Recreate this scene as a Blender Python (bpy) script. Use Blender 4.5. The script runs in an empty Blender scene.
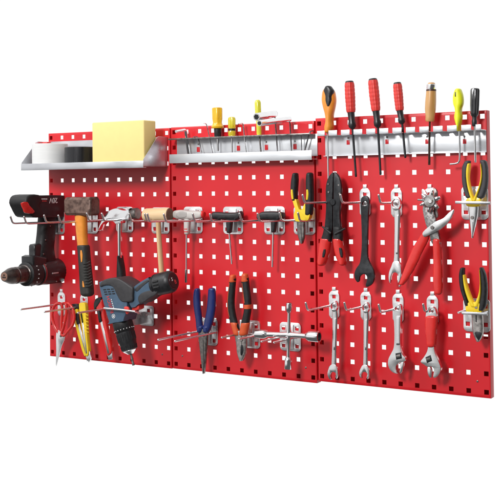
import bpy, bmesh, math, random
from mathutils import Vector, Matrix
from mathutils.geometry import tessellate_polygon
random.seed(4)
scene = bpy.context.scene
COL = scene.collection

# ------------------------------------------------------------------ camera
RX = Vector((0.855529, 0.51764, -0.010891))      # camera right
RY = Vector((-0.019637, 0.011422, -0.999742))    # camera down
RZ = Vector((-0.517382, 0.855522, 0.019937))     # camera forward
CAM = Vector((1.270074, -2.052962, 0.154736))
F, CX, CY = 1017.8037, 250.0, 163.8598
cd = bpy.data.cameras.new('camera'); cam = bpy.data.objects.new('camera', cd); COL.objects.link(cam)
m3 = Matrix((RX, -RY, -RZ)).transposed()
cam.matrix_world = Matrix.Translation(CAM) @ m3.to_4x4()
cd.sensor_width = 36; cd.lens = F / 500 * 36; cd.shift_y = -(250 - CY) / 500
cd.clip_start = .05; cd.clip_end = 100
scene.camera = cam

def ray(x, y): return RX * ((x - CX) / F) + RY * ((y - CY) / F) + RZ
def P(x, y, d=0.0):
    """measured photo point -> place on the plane d metres in front of the board"""
    r = ray(x, y); return CAM + r * ((-d - CAM.y) / r.y)
def Q(x, y, X):
    """measured photo point -> place on the plane X = const (things that stick straight out)"""
    r = ray(x, y); return CAM + r * ((X - CAM.x) / r.x)

# ------------------------------------------------------------------ materials
MATS = {}
def mat(name, col, metal=0.0, rough=0.4, var=0.08, scale=60, bump=0.0, bscale=300, coat=0.0, trans=0.0, rvar=0.1, spec=0.5, stretch=(1, 1, 1), col2=None, lo=.35, hi=.65):
    m = bpy.data.materials.new(name); m.use_nodes = True; nt = m.node_tree; N = nt.nodes; L = nt.links
    b = N['Principled BSDF']
    b.inputs['Metallic'].default_value = metal; b.inputs['Coat Weight'].default_value = coat
    b.inputs['Coat Roughness'].default_value = .1
    b.inputs['Transmission Weight'].default_value = trans; b.inputs['Specular IOR Level'].default_value = spec
    tc = N.new('ShaderNodeTexCoord'); mp = N.new('ShaderNodeMapping'); mp.inputs['Scale'].default_value = stretch
    L.new(tc.outputs['Object'], mp.inputs['Vector'])
    nz = N.new('ShaderNodeTexNoise'); nz.inputs['Scale'].default_value = scale; nz.inputs['Detail'].default_value = 6
    L.new(mp.outputs['Vector'], nz.inputs['Vector'])
    cr = N.new('ShaderNodeValToRGB'); cr.color_ramp.elements[0].position = lo; cr.color_ramp.elements[1].position = hi
    c2 = col2 if col2 else tuple(min(1, c * (1 + var)) for c in col)
    c1 = col if col2 else tuple(c * (1 - var) for c in col)
    cr.color_ramp.elements[0].color = (*c1, 1); cr.color_ramp.elements[1].color = (*c2, 1)
    L.new(nz.outputs['Fac'], cr.inputs['Fac']); L.new(cr.outputs['Color'], b.inputs['Base Color'])
    mr = N.new('ShaderNodeMapRange'); mr.inputs['To Min'].default_value = max(0.03, rough - rvar); mr.inputs['To Max'].default_value = rough + rvar
    mr.inputs['From Min'].default_value = .3; mr.inputs['From Max'].default_value = .7
    L.new(nz.outputs['Fac'], mr.inputs['Value']); L.new(mr.outputs['Result'], b.inputs['Roughness'])
    if bump:
        n2 = N.new('ShaderNodeTexNoise'); n2.inputs['Scale'].default_value = bscale; n2.inputs['Detail'].default_value = 3
        L.new(mp.outputs['Vector'], n2.inputs['Vector'])
        bp = N.new('ShaderNodeBump'); bp.inputs['Strength'].default_value = bump; bp.inputs['Distance'].default_value = .001
        L.new(n2.outputs['Fac'], bp.inputs['Height']); L.new(bp.outputs['Normal'], b.inputs['Normal'])
    MATS[name] = m; return m

RED = mat('red powder coat', (.66, .012, .020), 0, .34, .05, 5, .07, 500, rvar=.10, spec=.5)
DKRED = mat('red coat painted shade', (.22, .006, .009), 0, .6, .05, 20)  # panel red darkened to paint in the shade behind the sheet
GALV = mat('galvanised steel', (.74, .75, .77), 1, .3, .07, 45, .05, 200, rvar=.1)
SHELF = mat('zinc sheet steel', (.66, .67, .70), .9, .36, .1, 30, .06, 150, rvar=.1, stretch=(.4, 1, 1))
ZINC = mat('zinc plate', (.86, .86, .87), .75, .3, .05, 60, rvar=.08)
ROD = mat('plated rod', (.78, .77, .78), .85, .22, .04, 40, rvar=.03)
CHROME = mat('chrome steel', (.84, .84, .85), 1, .14, .03, 60, .03, 300, rvar=.04)
SATIN = mat('satin forged steel', (.78, .78, .78), 1, .25, .04, 50, .05, 600, rvar=.05)
DKSTEEL = mat('dark steel', (.22, .20, .19), .85, .38, .25, 150, .15, 500, rvar=.1)
JAW = mat('worn jaw steel', (.42, .39, .37), .85, .36, .25, 140, .15, 400, rvar=.1)
GUN = mat('black oxide steel', (.022, .023, .026), .4, .4, .2, 120, .1, 600)
BLACK = mat('black plastic', (.017, .017, .019), 0, .38, .2, 120, .12, 900)
RUBBER = mat('black rubber', (.014, .014, .015), 0, .5, .25, 160, .3, 900, spec=.4)
GREYRUB = mat('charcoal rubber', (.040, .038, .041), 0, .55, .15, 130, .25, 900)
TAPEB = mat('black tape', (.012, .012, .015), 0, .28, .25, 40, .1, 500, stretch=(30, 30, .2))
TAPEW = mat('white tape', (.80, .80, .79), 0, .5, .03, 60, .1, 500, stretch=(.3, .3, 12))
CARD = mat('brown card core', (.45, .33, .2), 0, .8, .1, 80)
SPONGE = mat('yellow sponge', (.93, .73, .30), 0, .85, .012, 60, .35, 700, rvar=.05, spec=.2)
ORANGE = mat('orange plastic', (.85, .30, .035), 0, .35, .06, 60, .06, 400, coat=.2)
PLORANGE = mat('orange red plastic', (.66, .095, .025), 0, .4, .06, 60, .06, 400)
WOOD = mat('pale beech wood', (.70, .44, .22), 0, .5, .12, 60, .1, 200, stretch=(1, 1, .08), col2=(.80, .56, .32))
WOODX = mat('beech mallet wood', (.76, .52, .28), 0, .5, .1, 60, .1, 200, stretch=(.08, 1, 1), col2=(.86, .66, .42))
VARN = mat('varnished wood', (.52, .24, .07), 0, .3, .1, 70, .05, 200, coat=.5, stretch=(1, 1, .06), col2=(.66, .37, .14))
WEND = mat('dark end grain', (.16, .08, .05), 0, .6, .3, 300, .2, 400)
RUST = mat('rusty cast iron', (.085, .048, .038), .4, .5, .2, 75, .3, 300, col2=(.23, .145, .115), lo=.36, hi=.62)
YELLOW = mat('yellow plastic', (.88, .62, .02), 0, .36, .05, 60, .05, 400, coat=.2)
AMBER = mat('amber plastic', (.92, .50, .015), 0, .3, .05, 60, coat=.4)
LIME = mat('fluorescent yellow plastic', (.86, .88, .02), 0, .32, .04, 60, coat=.3)
CLEARY = mat('clear yellow acetate', (.88, .76, .05), 0, .12, .05, 60, trans=.35, coat=.5)
TOOLRED = mat('red dipped plastic', (.70, .026, .022), 0, .28, .05, 60, .04, 300, coat=.3)
HANDRED = mat('red textured grip', (.72, .045, .035), 0, .5, .08, 120, .2, 600)
BLUE = mat('blue dipped plastic', (.012, .024, .14), 0, .34, .08, 60, .05, 300, coat=.2)
NAVY = mat('slate blue plastic', (.062, .112, .175), 0, .42, .08, 100, .08, 900)
GREYP = mat('light grey plastic', (.58, .54, .51), 0, .42, .05, 80, .05, 400)
SILVERP = mat('grey print', (.5, .5, .5), .3, .4)
WHITE = mat('white print', (.8, .8, .8), 0, .5, .02)
REDPRINT = mat('red print', (.7, .05, .05), 0, .5, .02)
GOLD = mat('brass collar', (.55, .4, .2), 1, .3)

# ------------------------------------------------------------------ mesh tools
def sgn(a): return -1 if a < 0 else 1
def ring_pts(n, e):
    r = []
    for i in range(n):
        a = 2 * math.pi * i / n; c, s = math.cos(a), math.sin(a)
        r.append((sgn(c) * abs(c) ** (2 / e), sgn(s) * abs(s) ** (2 / e)))
    return r
def crom(seq, sub, closed=False):
    n = len(seq); out = []
    rng = n if closed else n - 1
    for i in range(rng):
        if closed: a, b, c, d = seq[i - 1], seq[i], seq[(i + 1) % n], seq[(i + 2) % n]
        else: a, b, c, d = seq[max(i - 1, 0)], seq[i], seq[i + 1], seq[min(i + 2, n - 1)]
        for k in range(sub):
            t = k / sub
            out.append(tuple(.5 * (2 * q + (r - p) * t + (2 * p - 5 * q + 4 * r - s) * t * t + (3 * q - p - 3 * r + s) * t ** 3) for p, q, r, s in zip(a, b, c, d)))
    if not closed: out.append(tuple(seq[-1]))
    return out

def tilt(p): return (CAM.x - p.x) / (p.y - CAM.y)
class MB:
    def __init__(s): s.bm = bmesh.new()
    def rings(s, rings, cap=True):
        bm = s.bm; R = [[bm.verts.new(p) for p in r] for r in rings]
        n = len(R[0])
        fs = []
        for a, b in zip(R, R[1:]):
            for i in range(n): fs.append(bm.faces.new((a[i], a[(i + 1) % n], b[(i + 1) % n], b[i])))
        if cap: fs.append(bm.faces.new(R[0][::-1])); fs.append(bm.faces.new(R[-1]))
        bmesh.ops.recalc_face_normals(bm, faces=fs)
        return s
    def loft(s, secs, d, t, e=2.4, n=20, sub=4, cap=.5):
        """upright body: sections (y, x_left, x_right[, depth, thickness]) measured in the photo"""
        S = [(q[0], q[1], q[2], q[3] if len(q) > 3 else d, q[4] if len(q) > 4 else t) for q in secs]
        S = crom(S, sub) if sub > 1 else S
        rp = ring_pts(n, e); out = []
        C = []
        for y, xl, xr, dd, tt in S:
            a, b = P(xl, y, dd), P(xr, y, dd); hv = (b - a) / 2
            # the photo looks at the body from the right, so part of the width seen there is its flank
            ww = hv.length; fl = tt / 2 * tilt(a) * .75
            hv = hv * (math.sqrt(max(ww * ww - fl * fl, .2 * ww * ww)) / ww)
            C.append(((a + b) / 2, hv, tt / 2))
        def sec(c, h, k, f): return [c + h * (u * f) + Vector((0, -1, 0)) * (k * v * f) for u, v in rp]
        if cap:
            c, h, k = C[0]; dr = (C[0][0] - C[1][0]).normalized() * min(h.length, k) * cap
            out += [sec(c + dr, h, k, .45), sec(c + dr * .72, h, k, .75), sec(c + dr * .3, h, k, .94)]
        out += [sec(c, h, k, 1) for c, h, k in C]
        if cap:
            c, h, k = C[-1]; dr = (C[-1][0] - C[-2][0]).normalized() * min(h.length, k) * cap
            out += [sec(c + dr * .3, h, k, .94), sec(c + dr * .72, h, k, .75), sec(c + dr, h, k, .45)]
        return s.rings(out)
    def lofth(s, secs, d, t, e=2.4, n=20, sub=4, cap=.5):
        """sideways body: sections (x, y_top, y_bottom[, thickness])"""
        S = [(q[0], q[1], q[2], q[3] if len(q) > 3 else t) for q in secs]
        S = crom(S, sub) if sub > 1 else S
        rp = ring_pts(n, e); C = []; out = []
        for x, yt, yb, tt in S:
            a, b = P(x, yt, d), P(x, yb, d); C.append(((a + b) / 2, (b - a) / 2, tt / 2))
        def sec(c, h, k, f): return [c + h * (u * f) + Vector((0, -1, 0)) * (k * v * f) for u, v in rp]
        if cap:
            c, h, k = C[0]; dr = Vector((-1, 0, 0)) * min(h.length, k) * cap
            out += [sec(c + dr, h, k, .45), sec(c + dr * .72, h, k, .75), sec(c + dr * .3, h, k, .94)]
        out += [sec(*q, 1) for q in C]
        if cap:
            c, h, k = C[-1]; dr = Vector((1, 0, 0)) * min(h.length, k) * cap
            out += [sec(c + dr * .3, h, k, .94), sec(c + dr * .72, h, k, .75), sec(c + dr, h, k, .45)]
        return s.rings(out)
    def tube(s, pts, r, n=12, flat=1.0, closed=False, sub=1, cap=True):
        """round (or flattened towards the board) bar through points"""
        pts = [tuple(p) for p in pts]
        rr = r if isinstance(r, (list, tuple)) else [r] * len(pts)
        q = [p + (k,) for p, k in zip(pts, rr)]
        if sub > 1: q = crom(q, sub, closed)
        V = [Vector(p[:3]) for p in q]; K = [p[3] for p in q]; N = len(V)
        rings = []; up = None
        for i in range(N):
            if closed: t = V[(i + 1) % N] - V[i - 1]
            else: t = V[min(i + 1, N - 1)] - V[max(i - 1, 0)]
            t.normalize()
            if up is None:
                up = Vector((0, -1, 0)) if abs(t.y) < .85 else Vector((0, 0, 1))
            up = (up - t * up.dot(t)).normalized(); sd = t.cross(up)
            rings.append([V[i] + sd * (K[i] * math.cos(a)) + up * (K[i] * flat * math.sin(a)) for a in [2 * math.pi * j / n for j in range(n)]])
        if closed: return s.rings(rings + [rings[0]], cap=False)
        return s.rings(rings, cap=cap)
    def lathe(s, p0, p1, prof, n=28, frac=True):
        ax = Vector(p1) - Vector(p0); L = ax.length; ax.normalize()
        u = ax.orthogonal().normalized(); v = ax.cross(u)
        out = []
        for t, r in prof:
            c = Vector(p0) + ax * (t * L if frac else t)
            out.append([c + u * (r * math.cos(a)) + v * (r * math.sin(a)) for a in [2 * math.pi * j / n for j in range(n)]])
        return s.rings(out)
    def box(s, x0, x1, y0, y1, z0, z1, bev=0.0, seg=2):
        b = bmesh.new()
        bmesh.ops.create_cube(b, size=1, matrix=Matrix.Translation(((x0 + x1) / 2, (y0 + y1) / 2, (z0 + z1) / 2)) @ Matrix.Diagonal((x1 - x0, y1 - y0, z1 - z0, 1)))
        if bev: bmesh.ops.bevel(b, geom=b.edges[:], offset=bev, segments=seg, affect='EDGES', profile=.5)
        return s.join(b)
    def join(s, b):
        me = bpy.data.meshes.new('tmp'); b.to_mesh(me); b.free(); s.bm.from_mesh(me); bpy.data.meshes.remove(me); return s
    def slab(s, outer, thick, holes=(), bev=0.0, seg=2, axis=(0, -1, 0)):
        """flat shape with holes, thickness grown along axis from the given outline"""
        loops = [[Vector(p) for p in outer]] + [[Vector(p) for p in h] for h in holes]
        tris = tessellate_polygon(loops)
        flat = [p for l in loops for p in l]; off = Vector(axis) * thick
        b = bmesh.new()
        A = [b.verts.new(p) for p in flat]; B = [b.verts.new(p + off) for p in flat]
        for t in tris:
            try: b.faces.new([A[i] for i in t]); b.faces.new([B[i] for i in reversed(t)])
            except ValueError: pass
        k = 0
        for l in loops:
            n = len(l)
            for i in range(n):
                i0, i1 = k + i, k + (i + 1) % n
                b.faces.new((A[i0], A[i1], B[i1], B[i0]))
            k += n
        bmesh.ops.recalc_face_normals(b, faces=b.faces[:])
        if not holes: bmesh.ops.dissolve_limit(b, angle_limit=.01, verts=b.verts[:], edges=b.edges[:], delimit={'NORMAL'})
        if bev:
            E = [e for e in b.edges if len(e.link_faces) == 2 and e.calc_face_angle(0) > 1.0
                 and any(abs(f.normal.dot(Vector(axis))) > .9 for f in e.link_faces)]
            bmesh.ops.bevel(b, geom=E, offset=bev, segments=seg, affect='EDGES', profile=.5, clamp_overlap=True)
        return s.join(b)
    def trace(s, px, d, thick, holes=(), bev=.0008, sub=3, seg=2, face=False):
        o = crom(px, sub, True) if sub > 1 else px
        # left outline belongs to the front edge, right outline to the back edge of the body
        def place(l, flip=1):
            n = len(l); ar = sum(l[i - 1][0] * l[i][1] - l[i][0] * l[i - 1][1] for i in range(n)); sg = flip if ar > 0 else -flip
            q = []
            for i in range(n):
                tx, ty = l[(i + 1) % n][0] - l[i - 1][0], l[(i + 1) % n][1] - l[i - 1][1]; L = math.hypot(tx, ty) or 1
                nx = ty / L * sg
                if face: nx = -1
                p = P(*l[i], d - nx * max(thick / 2 - bev * .6, 0)); p.y = -d + thick / 2; q.append(p)
            return q
        return s.slab(place(o), thick, [place(h, -1) for h in holes], bev, seg)
    def traceX(s, px, X, thick, bev=.001, sub=3, seg=3):
        o = crom(px, sub, True) if sub > 1 else px
        return s.slab([Q(x, y, X) - Vector((thick / 2, 0, 0)) for x, y in o], thick, (), bev, seg, axis=(1, 0, 0))
    def ball(s, c, r, sc=(1, 1, 1)):
        b = bmesh.new(); bmesh.ops.create_uvsphere(b, u_segments=20, v_segments=12, radius=r)
        bmesh.ops.transform(b, matrix=Matrix.Translation(c) @ Matrix.Diagonal((*sc, 1)), verts=b.verts[:]); return s.join(b)
    def build(s, name, m, parent=None, ang=40):
        me = bpy.data.meshes.new(name); s.bm.to_mesh(me); s.bm.free()
        o = bpy.data.objects.new(name, me); COL.objects.link(o)
        for f in me.polygons: f.use_smooth = True
        me.set_sharp_from_angle(angle=math.radians(ang))
        me.materials.append(m)
        if parent is not None:
            o.parent = parent
            root = parent.parent or parent
            off = parent.get('off')
            o.location = -Vector(off) if off is not None else (0, 0, 0)
            pass
        return o

def thing(name, label, cat, loc, group=None):
    o = bpy.data.objects.new(name, None); COL.objects.link(o)
    o.location = loc; o.empty_display_size = .02; o['off'] = tuple(loc)
    o['label'] = label; o['category'] = cat
    if group: o['group'] = group
    return o
def tag(o, label, cat, group=None):
    o['label'] = label; o['category'] = cat
    if group: o['group'] = group
    return o
def circ(cx, cy, rx, ry=None, n=20, a0=0):
    ry = ry or rx; return [(cx + rx * math.cos(a0 + 2 * math.pi * i / n), cy + ry * math.sin(a0 + 2 * math.pi * i / n)) for i in range(n)]
def text_obj(s, size, m, parent, origin, xdir, ydir, name='lettering', extr=.0003, center=True):
    cu = bpy.data.curves.new('t', 'FONT'); cu.body = s; cu.size = size; cu.extrude = extr
    if center: cu.align_x = 'CENTER'; cu.align_y = 'CENTER'
    t = bpy.data.objects.new('t', cu); COL.objects.link(t)
    bpy.context.view_layer.update()
    me = bpy.data.meshes.new_from_object(t.evaluated_get(bpy.context.evaluated_depsgraph_get()))
    bpy.data.objects.remove(t); bpy.data.curves.remove(cu)
    x = Vector(xdir).normalized(); y = Vector(ydir); y = (y - x * y.dot(x)).normalized(); z = x.cross(y)
    mw = Matrix((x, y, z)).transposed().to_4x4(); mw.translation = Vector(origin)
    me.transform(mw); me.name = name
    o = bpy.data.objects.new(name, me); COL.objects.link(o); me.materials.append(m); o.parent = parent
    o.location = -Vector(parent['off']) if parent.get('off') is not None else (0, 0, 0)
    return o

# ------------------------------------------------------------------ the three perforated panels
PITCH, HW, HH, HO = .038, .1992, .2972, .005
def panel(cx, cz, label, strips=(), leftlip=True):
    root = thing('perforated_panel', label, 'pegboard', (cx, 0, cz - HH), 'red perforated panels')
    bm = bmesh.new(); T = .0015; c = .0012
    xs = [-HW + c]; zs = [-HH + c]
    for i in range(11): x = (i - 5) * PITCH; xs += [x - HO, x + HO]
    for j in range(16): z = (j - 7.5) * PITCH; zs += [z - HO, z + HO]
    xs.append(HW - c); zs.append(HH - c)
    V = {}
    def v(i, j, k):
        if (i, j, k) not in V: V[(i, j, k)] = bm.verts.new((cx + xs[i], k * T, cz + zs[j]))
        return V[(i, j, k)]
    hole = lambda i, j: 0 <= i < len(xs) - 1 and 0 <= j < len(zs) - 1 and i % 2 == 1 and j % 2 == 1
    for i in range(len(xs) - 1):
        for j in range(len(zs) - 1):
            if hole(i, j):
                q = [(i, j), (i + 1, j), (i + 1, j + 1), (i, j + 1)]
                for a, b in zip(q, q[1:] + q[:1]): bm.faces.new((v(*a, 0), v(*b, 0), v(*b, 1), v(*a, 1)))
                continue
            bm.faces.new((v(i, j, 0), v(i + 1, j, 0), v(i + 1, j + 1, 0), v(i, j + 1, 0)))
            bm.faces.new((v(i, j + 1, 1), v(i + 1, j + 1, 1), v(i + 1, j, 1), v(i, j, 1)))
    nx, nz = len(xs) - 1, len(zs) - 1
    per = [(i, 0) for i in range(nx)] + [(nx, j) for j in range(nz)] + [(i, nz) for i in range(nx, 0, -1)] + [(0, j) for j in range(nz, 0, -1)]
    def outv(i, j, y, ins=0.0):
        x = xs[i] + (-c + ins if i == 0 else c - ins if i == nx else 0); z = zs[j] + (-c + ins if j == 0 else c - ins if j == nz else 0)
        return bm.verts.new((cx + x, y, cz + z))
    mid = [outv(i, j, .0004, .0004) for i, j in per]; o1 = [outv(i, j, .0013) for i, j in per]; o2 = [outv(i, j, .020) for i, j in per]
    n = len(per)
    for k in range(n):
        a, b = per[k], per[(k + 1) % n]; k2 = (k + 1) % n
        bm.faces.new((v(*b, 0), v(*a, 0), mid[k], mid[k2])); bm.faces.new((mid[k2], mid[k], o1[k], o1[k2])); bm.faces.new((o1[k2], o1[k], o2[k], o2[k2]))
    o3 = [outv(i, j, .020, .0014) for i, j in per]
    i3 = [outv(i, j, .0017, .0014) for i, j in per]
    for k in range(n):
        k2 = (k + 1) % n
        bm.faces.new((o2[k2], o2[k], o3[k], o3[k2])); bm.faces.new((o3[k2], o3[k], i3[k], i3[k2]))
    bmesh.ops.recalc_face_normals(bm, faces=bm.faces[:])
    m = MB(); m.join(bm); m.build('sheet', RED, root, 35)
    # inturned lips along the bottom and the left, and fixing rails behind the sheet
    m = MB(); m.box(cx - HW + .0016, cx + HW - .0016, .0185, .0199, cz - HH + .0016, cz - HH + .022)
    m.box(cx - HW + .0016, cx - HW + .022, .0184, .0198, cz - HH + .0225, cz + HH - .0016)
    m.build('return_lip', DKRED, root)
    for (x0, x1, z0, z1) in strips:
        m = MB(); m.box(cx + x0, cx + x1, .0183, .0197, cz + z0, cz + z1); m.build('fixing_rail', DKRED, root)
    for sx in (-1, 1):
        m = MB(); x, z = cx + sx * 4.5 * PITCH, cz - 6.95 * PITCH
        m.lathe((x, .0004, z), (x, -.0008, z), [(0, .0024), (.7, .0022), (1, .0014)], 16); m.build('hole_disc', DKSTEEL, root)  # dark disc added in place of a small round hole in the sheet
    return root
PX = (-.402739, 0.0, .402436); PZ = (-.000918, 0.0, .005275)
panel(PX[0], PZ[0], 'red perforated metal panel behind the shelf and the hammers')
panel(PX[1], PZ[1], 'middle red perforated metal panel behind the hex keys and T-handles', [(.155, .192, -.27, .262)])
panel(PX[2], PZ[2], 'red perforated metal panel behind the screwdriver rail and the spanners', [(.150, .192, -.27, -.135 - .038)])

# ------------------------------------------------------------------ hooks
def rrect(x0, x1, z0, z1, r, y, n=6):
    out = []
    for cx, cz, a in ((x1 - r, z1 - r, 0), (x0 + r, z1 - r, 90), (x0 + r, z0 + r, 180), (x1 - r, z0 + r, 270)):
        for k in range(n + 1):
            t = math.radians(a + 90 * k / n); out.append(Vector((cx + r * math.cos(t), y, cz + r * math.sin(t))))
    return out
def sq(x, z, h, y): return [Vector((x - h, y, z - h)), Vector((x + h, y, z - h)), Vector((x + h, y, z + h)), Vector((x - h, y, z + h))]
def prong(m, x, z, L, up, r=.0024):
    pts = [Vector((x, -.003, z))]
    if up:
        pts += [Vector((x, -L + .008, z + .001)), Vector((x, -L + .001, z + .0022)), Vector((x, -L - .003, z + .006)), Vector((x, -L - .009, z + up))]
    else: pts += [Vector((x, -L, z + .002))]
    m.tube(pts, r, 10)
    e = pts[-1]; m.ball(e, r, (1, 1, 1))
def double_hook(label, plate, tips, up=.019, base_y=220, spread=.0235, lens=None, plate_h=(.0325, .0325), group='double pronged steel hooks'):
    """plate: photo x of the plate centre and y of the rods on the board"""
    c = P(plate, base_y, 0); root = thing('double_hook', label, 'hook', (c.x, 0, c.z), group)
    y = -.0006
    hs = [sq(c.x + sx * .0175, c.z + sz * .020 - .001, .0045, y) for sx in (-1, 1) for sz in (-1, 1)]
    m = MB(); m.slab(rrect(c.x - .0275, c.x + .0275, c.z - plate_h[0], c.z + plate_h[1], .009, y), .0022, hs, .0006, 2)
    m.build('backplate', ZINC, root)
    m = MB(); m.box(c.x - .0095, c.x + .0095, -.0062, -.0029, c.z - plate_h[0] + .004, c.z + plate_h[1] - .004, .0016, 2); m.build('pressed_rib', ZINC, root)
    m = MB(); m.tube([Vector((c.x - spread - .003, -.0060, c.z)), Vector((c.x + spread + .003, -.0060, c.z))], .003, 10); m.build('cross_bar', ROD, root)
    for k, sx in enumerate((-1, 1)):
        L = tips[k] if isinstance(tips, (list, tuple)) else tips
        m = MB(); prong(m, c.x + sx * spread, c.z, L, up); m.build('prong', ROD, root)
    return root
def L_at(tip, x, y, off): # length of a prong whose tip was measured in the photo
    b = P(x, y, 0); return -Q(tip[0], tip[1], b.x + off).y
double_hook('long double steel hook carrying the black cordless drill', 57.2, .140, base_y=222)
double_hook('double steel hook carrying the rusty club hammer', 90.2, .139, base_y=221)
double_hook('double steel hook under the head of the claw hammer', 125.2, .112, base_y=219.5)
double_hook('double steel hook under the wooden mallet head', 161, .088, base_y=220.5)
double_hook('double steel hook carrying the grey T-handle key', 193.6, .146, base_y=220)
double_hook('double steel hook carrying the black T-handle nearest the grey one', 233.6, .128, base_y=220.3)
double_hook('double steel hook carrying the black T-handle nearest the yellow pliers', 275, .109, base_y=220.3)
double_hook('double steel hook carrying the diagonal pliers with yellow joint', 304.8, .066, base_y=220.3)
double_hook('double steel hook with straight prongs carrying the blue handled pliers', 208.6, .172, up=0, base_y=331.5)
double_hook('double steel hook with straight prongs carrying the orange handled pliers', 250.5, .088, up=0, base_y=334)
double_hook('double steel hook carrying the chrome cross wrench', 290.8, .105, up=0, base_y=336.5, spread=.016)

def single_hook(label, x, yh, L, up=.018):
    """x, yh: photo place of the square hole in the plate"""
    c = P(x, yh, 0); root = thing('single_hook', label, 'hook', (c.x, 0, c.z - .018), 'single pronged steel hooks')
    y = -.0006; w = .0128
    out = []
    for k in range(13):
        t = math.radians(180 - 15 * k); out.append(Vector((c.x + w * math.cos(t), y, c.z + .001 + w * math.sin(t))))
    out += [Vector((c.x + w, y, c.z - .010)), Vector((c.x + w * .92, y, c.z - .016)), Vector((c.x + w, y, c.z - .022)), Vector((c.x + w, y, c.z - .042)), Vector((c.x + w * .6, y, c.z - .049)),
            Vector((c.x - w * .6, y, c.z - .049)), Vector((c.x - w, y, c.z - .042)), Vector((c.x - w, y, c.z - .022)), Vector((c.x - w * .92, y, c.z - .016)), Vector((c.x - w, y, c.z - .010))]
    m = MB(); m.slab(out, .0022, [sq(c.x, c.z, .0042, y)], .0006, 2); m.build('backplate', ZINC, root)
    m = MB(); m.lathe((c.x, -.0028, c.z - .018), (c.x, -.006, c.z - .018), [(0, .006), (.6, .006), (1, .004)], 16); m.build('weld_boss', ZINC, root)
    m = MB(); m.box(c.x - .0045, c.x + .0045, -.0034, .004, c.z + .0125, c.z + .0215, .0008); m.build('hanging_tab', ZINC, root)
    m = MB(); prong(m, c.x, c.z - .018, L, up); m.build('prong', ROD, root)
    return root
single_hook('single steel hook holding the black crimping pliers', 333, 194.2, .135)
single_hook('single steel hook holding the black open-ended spanner', 365.3, 194.2, .115)
single_hook('single steel hook holding the ring spanner beside the leather punch', 396.8, 194.4, .087)
single_hook('single steel hook hidden behind the leather punch head', 430, 194.4, .035)
single_hook('straight steel rod hook holding the red scissors', 62, 297, .152, up=0)
single_hook('straight steel rod hook holding the two yellow snap-off knives', 84.6, 299.2, .151, up=0)
single_hook('straight steel rod hook behind the red snap-off knife', 113.5, 300.5, .137, up=0)
single_hook('single steel hook holding the spanner nearest the cross wrench', 334.5, 296.5, .128)
single_hook('single steel hook holding the spanner beside the plain adjustable wrench', 366.2, 297.6, .1005)
single_hook('single steel hook holding the plain chrome adjustable wrench', 398.4, 299.6, .095)
single_hook('single steel hook holding the adjustable wrench with red grip', 432.8, 301.5, .046)

def loop_holder(label, cx, cy, bar, d=.045):
    c = P(cx, cy, 0); root = thing('pliers_holder', label, 'hook', (c.x, 0, c.z), 'pliers holders with a front bar')
    y = -.0006
    hs = [sq(c.x + sx * .019, c.z + sz * .019, .0045, y) for sx in (-1, 1) for sz in (-1, 1)]
    m = MB(); m.slab(rrect(c.x - .0285, c.x + .0285, c.z - .0345, c.z + .0345, .009, y), .0022, hs, .0006, 2); m.build('backplate', ZINC, root)
    m = MB(); m.box(c.x - .010, c.x + .010, -.0062, -.0029, c.z - .030, c.z + .030, .0016, 2); m.build('pressed_rib', ZINC, root)
    a, b = P(bar[0], bar[1], d), P(bar[2], bar[3], d)
    m = MB()
    za, zb = a.z, b.z
    m.tube([Vector((c.x - .024, -.003, za)), Vector((c.x - .024, -d, za))], .0022, 10); m.tube([Vector((c.x + .024, -.003, zb)), Vector((c.x + .024, -d, zb))], .0022, 10)
    m.slab([a + Vector((0, 0, -.003)), b + Vector((0, 0, -.003)), b + Vector((0, 0, .003)), a + Vector((0, 0, .003))], .003, (), .0008)
    m.build('front_bar', GALV, root)
loop_holder('zinc pliers holder with a front bar carrying the long nose pliers', 475, 203, (455.5, 202.3, 490.5, 203))
loop_holder('zinc pliers holder with a front bar carrying the yellow side cutters', 477, 315, (462, 312.8, 487.5, 314))

# cradle that carries the blue drill
c = P(148, 316, 0); root = thing('drill_cradle', 'zinc bracket with a bent rod across the blue drill', 'hook', (c.x, 0, c.z))
m = MB(); m.slab(rrect(c.x - .026, c.x + .020, c.z - .024, c.z + .026, .007, -.0006), .0022, [sq(c.x + .004, c.z + .014, .0045, -.0006)], .0006); m.build('backplate', ZINC, root)
m = MB(); m.trace([(133, 324), (132, 321.5), (137, 313), (140.5, 311), (141, 324)], .020, .036, (), .0015, sub=1); m.build('side_plate', ZINC, root)
q = P(138.2, 319, .0385); m = MB(); m.lathe(q, q + Vector((0, -.0012, 0)), [(0, .003), (1, .003)], 14); m.build('bolt', DKSTEEL, root)
m = MB(); m.tube([P(142, 316, .01), P(140, 314, .04), P(137.5, 312.2, .12), P(135, 311.6, .132), P(120, 309.6, .132), P(104.3, 308.2, .132)], .0026, 12); m.ball(P(104.3, 308.2, .132), .0026); m.build('rod', ROD, root)

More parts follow.
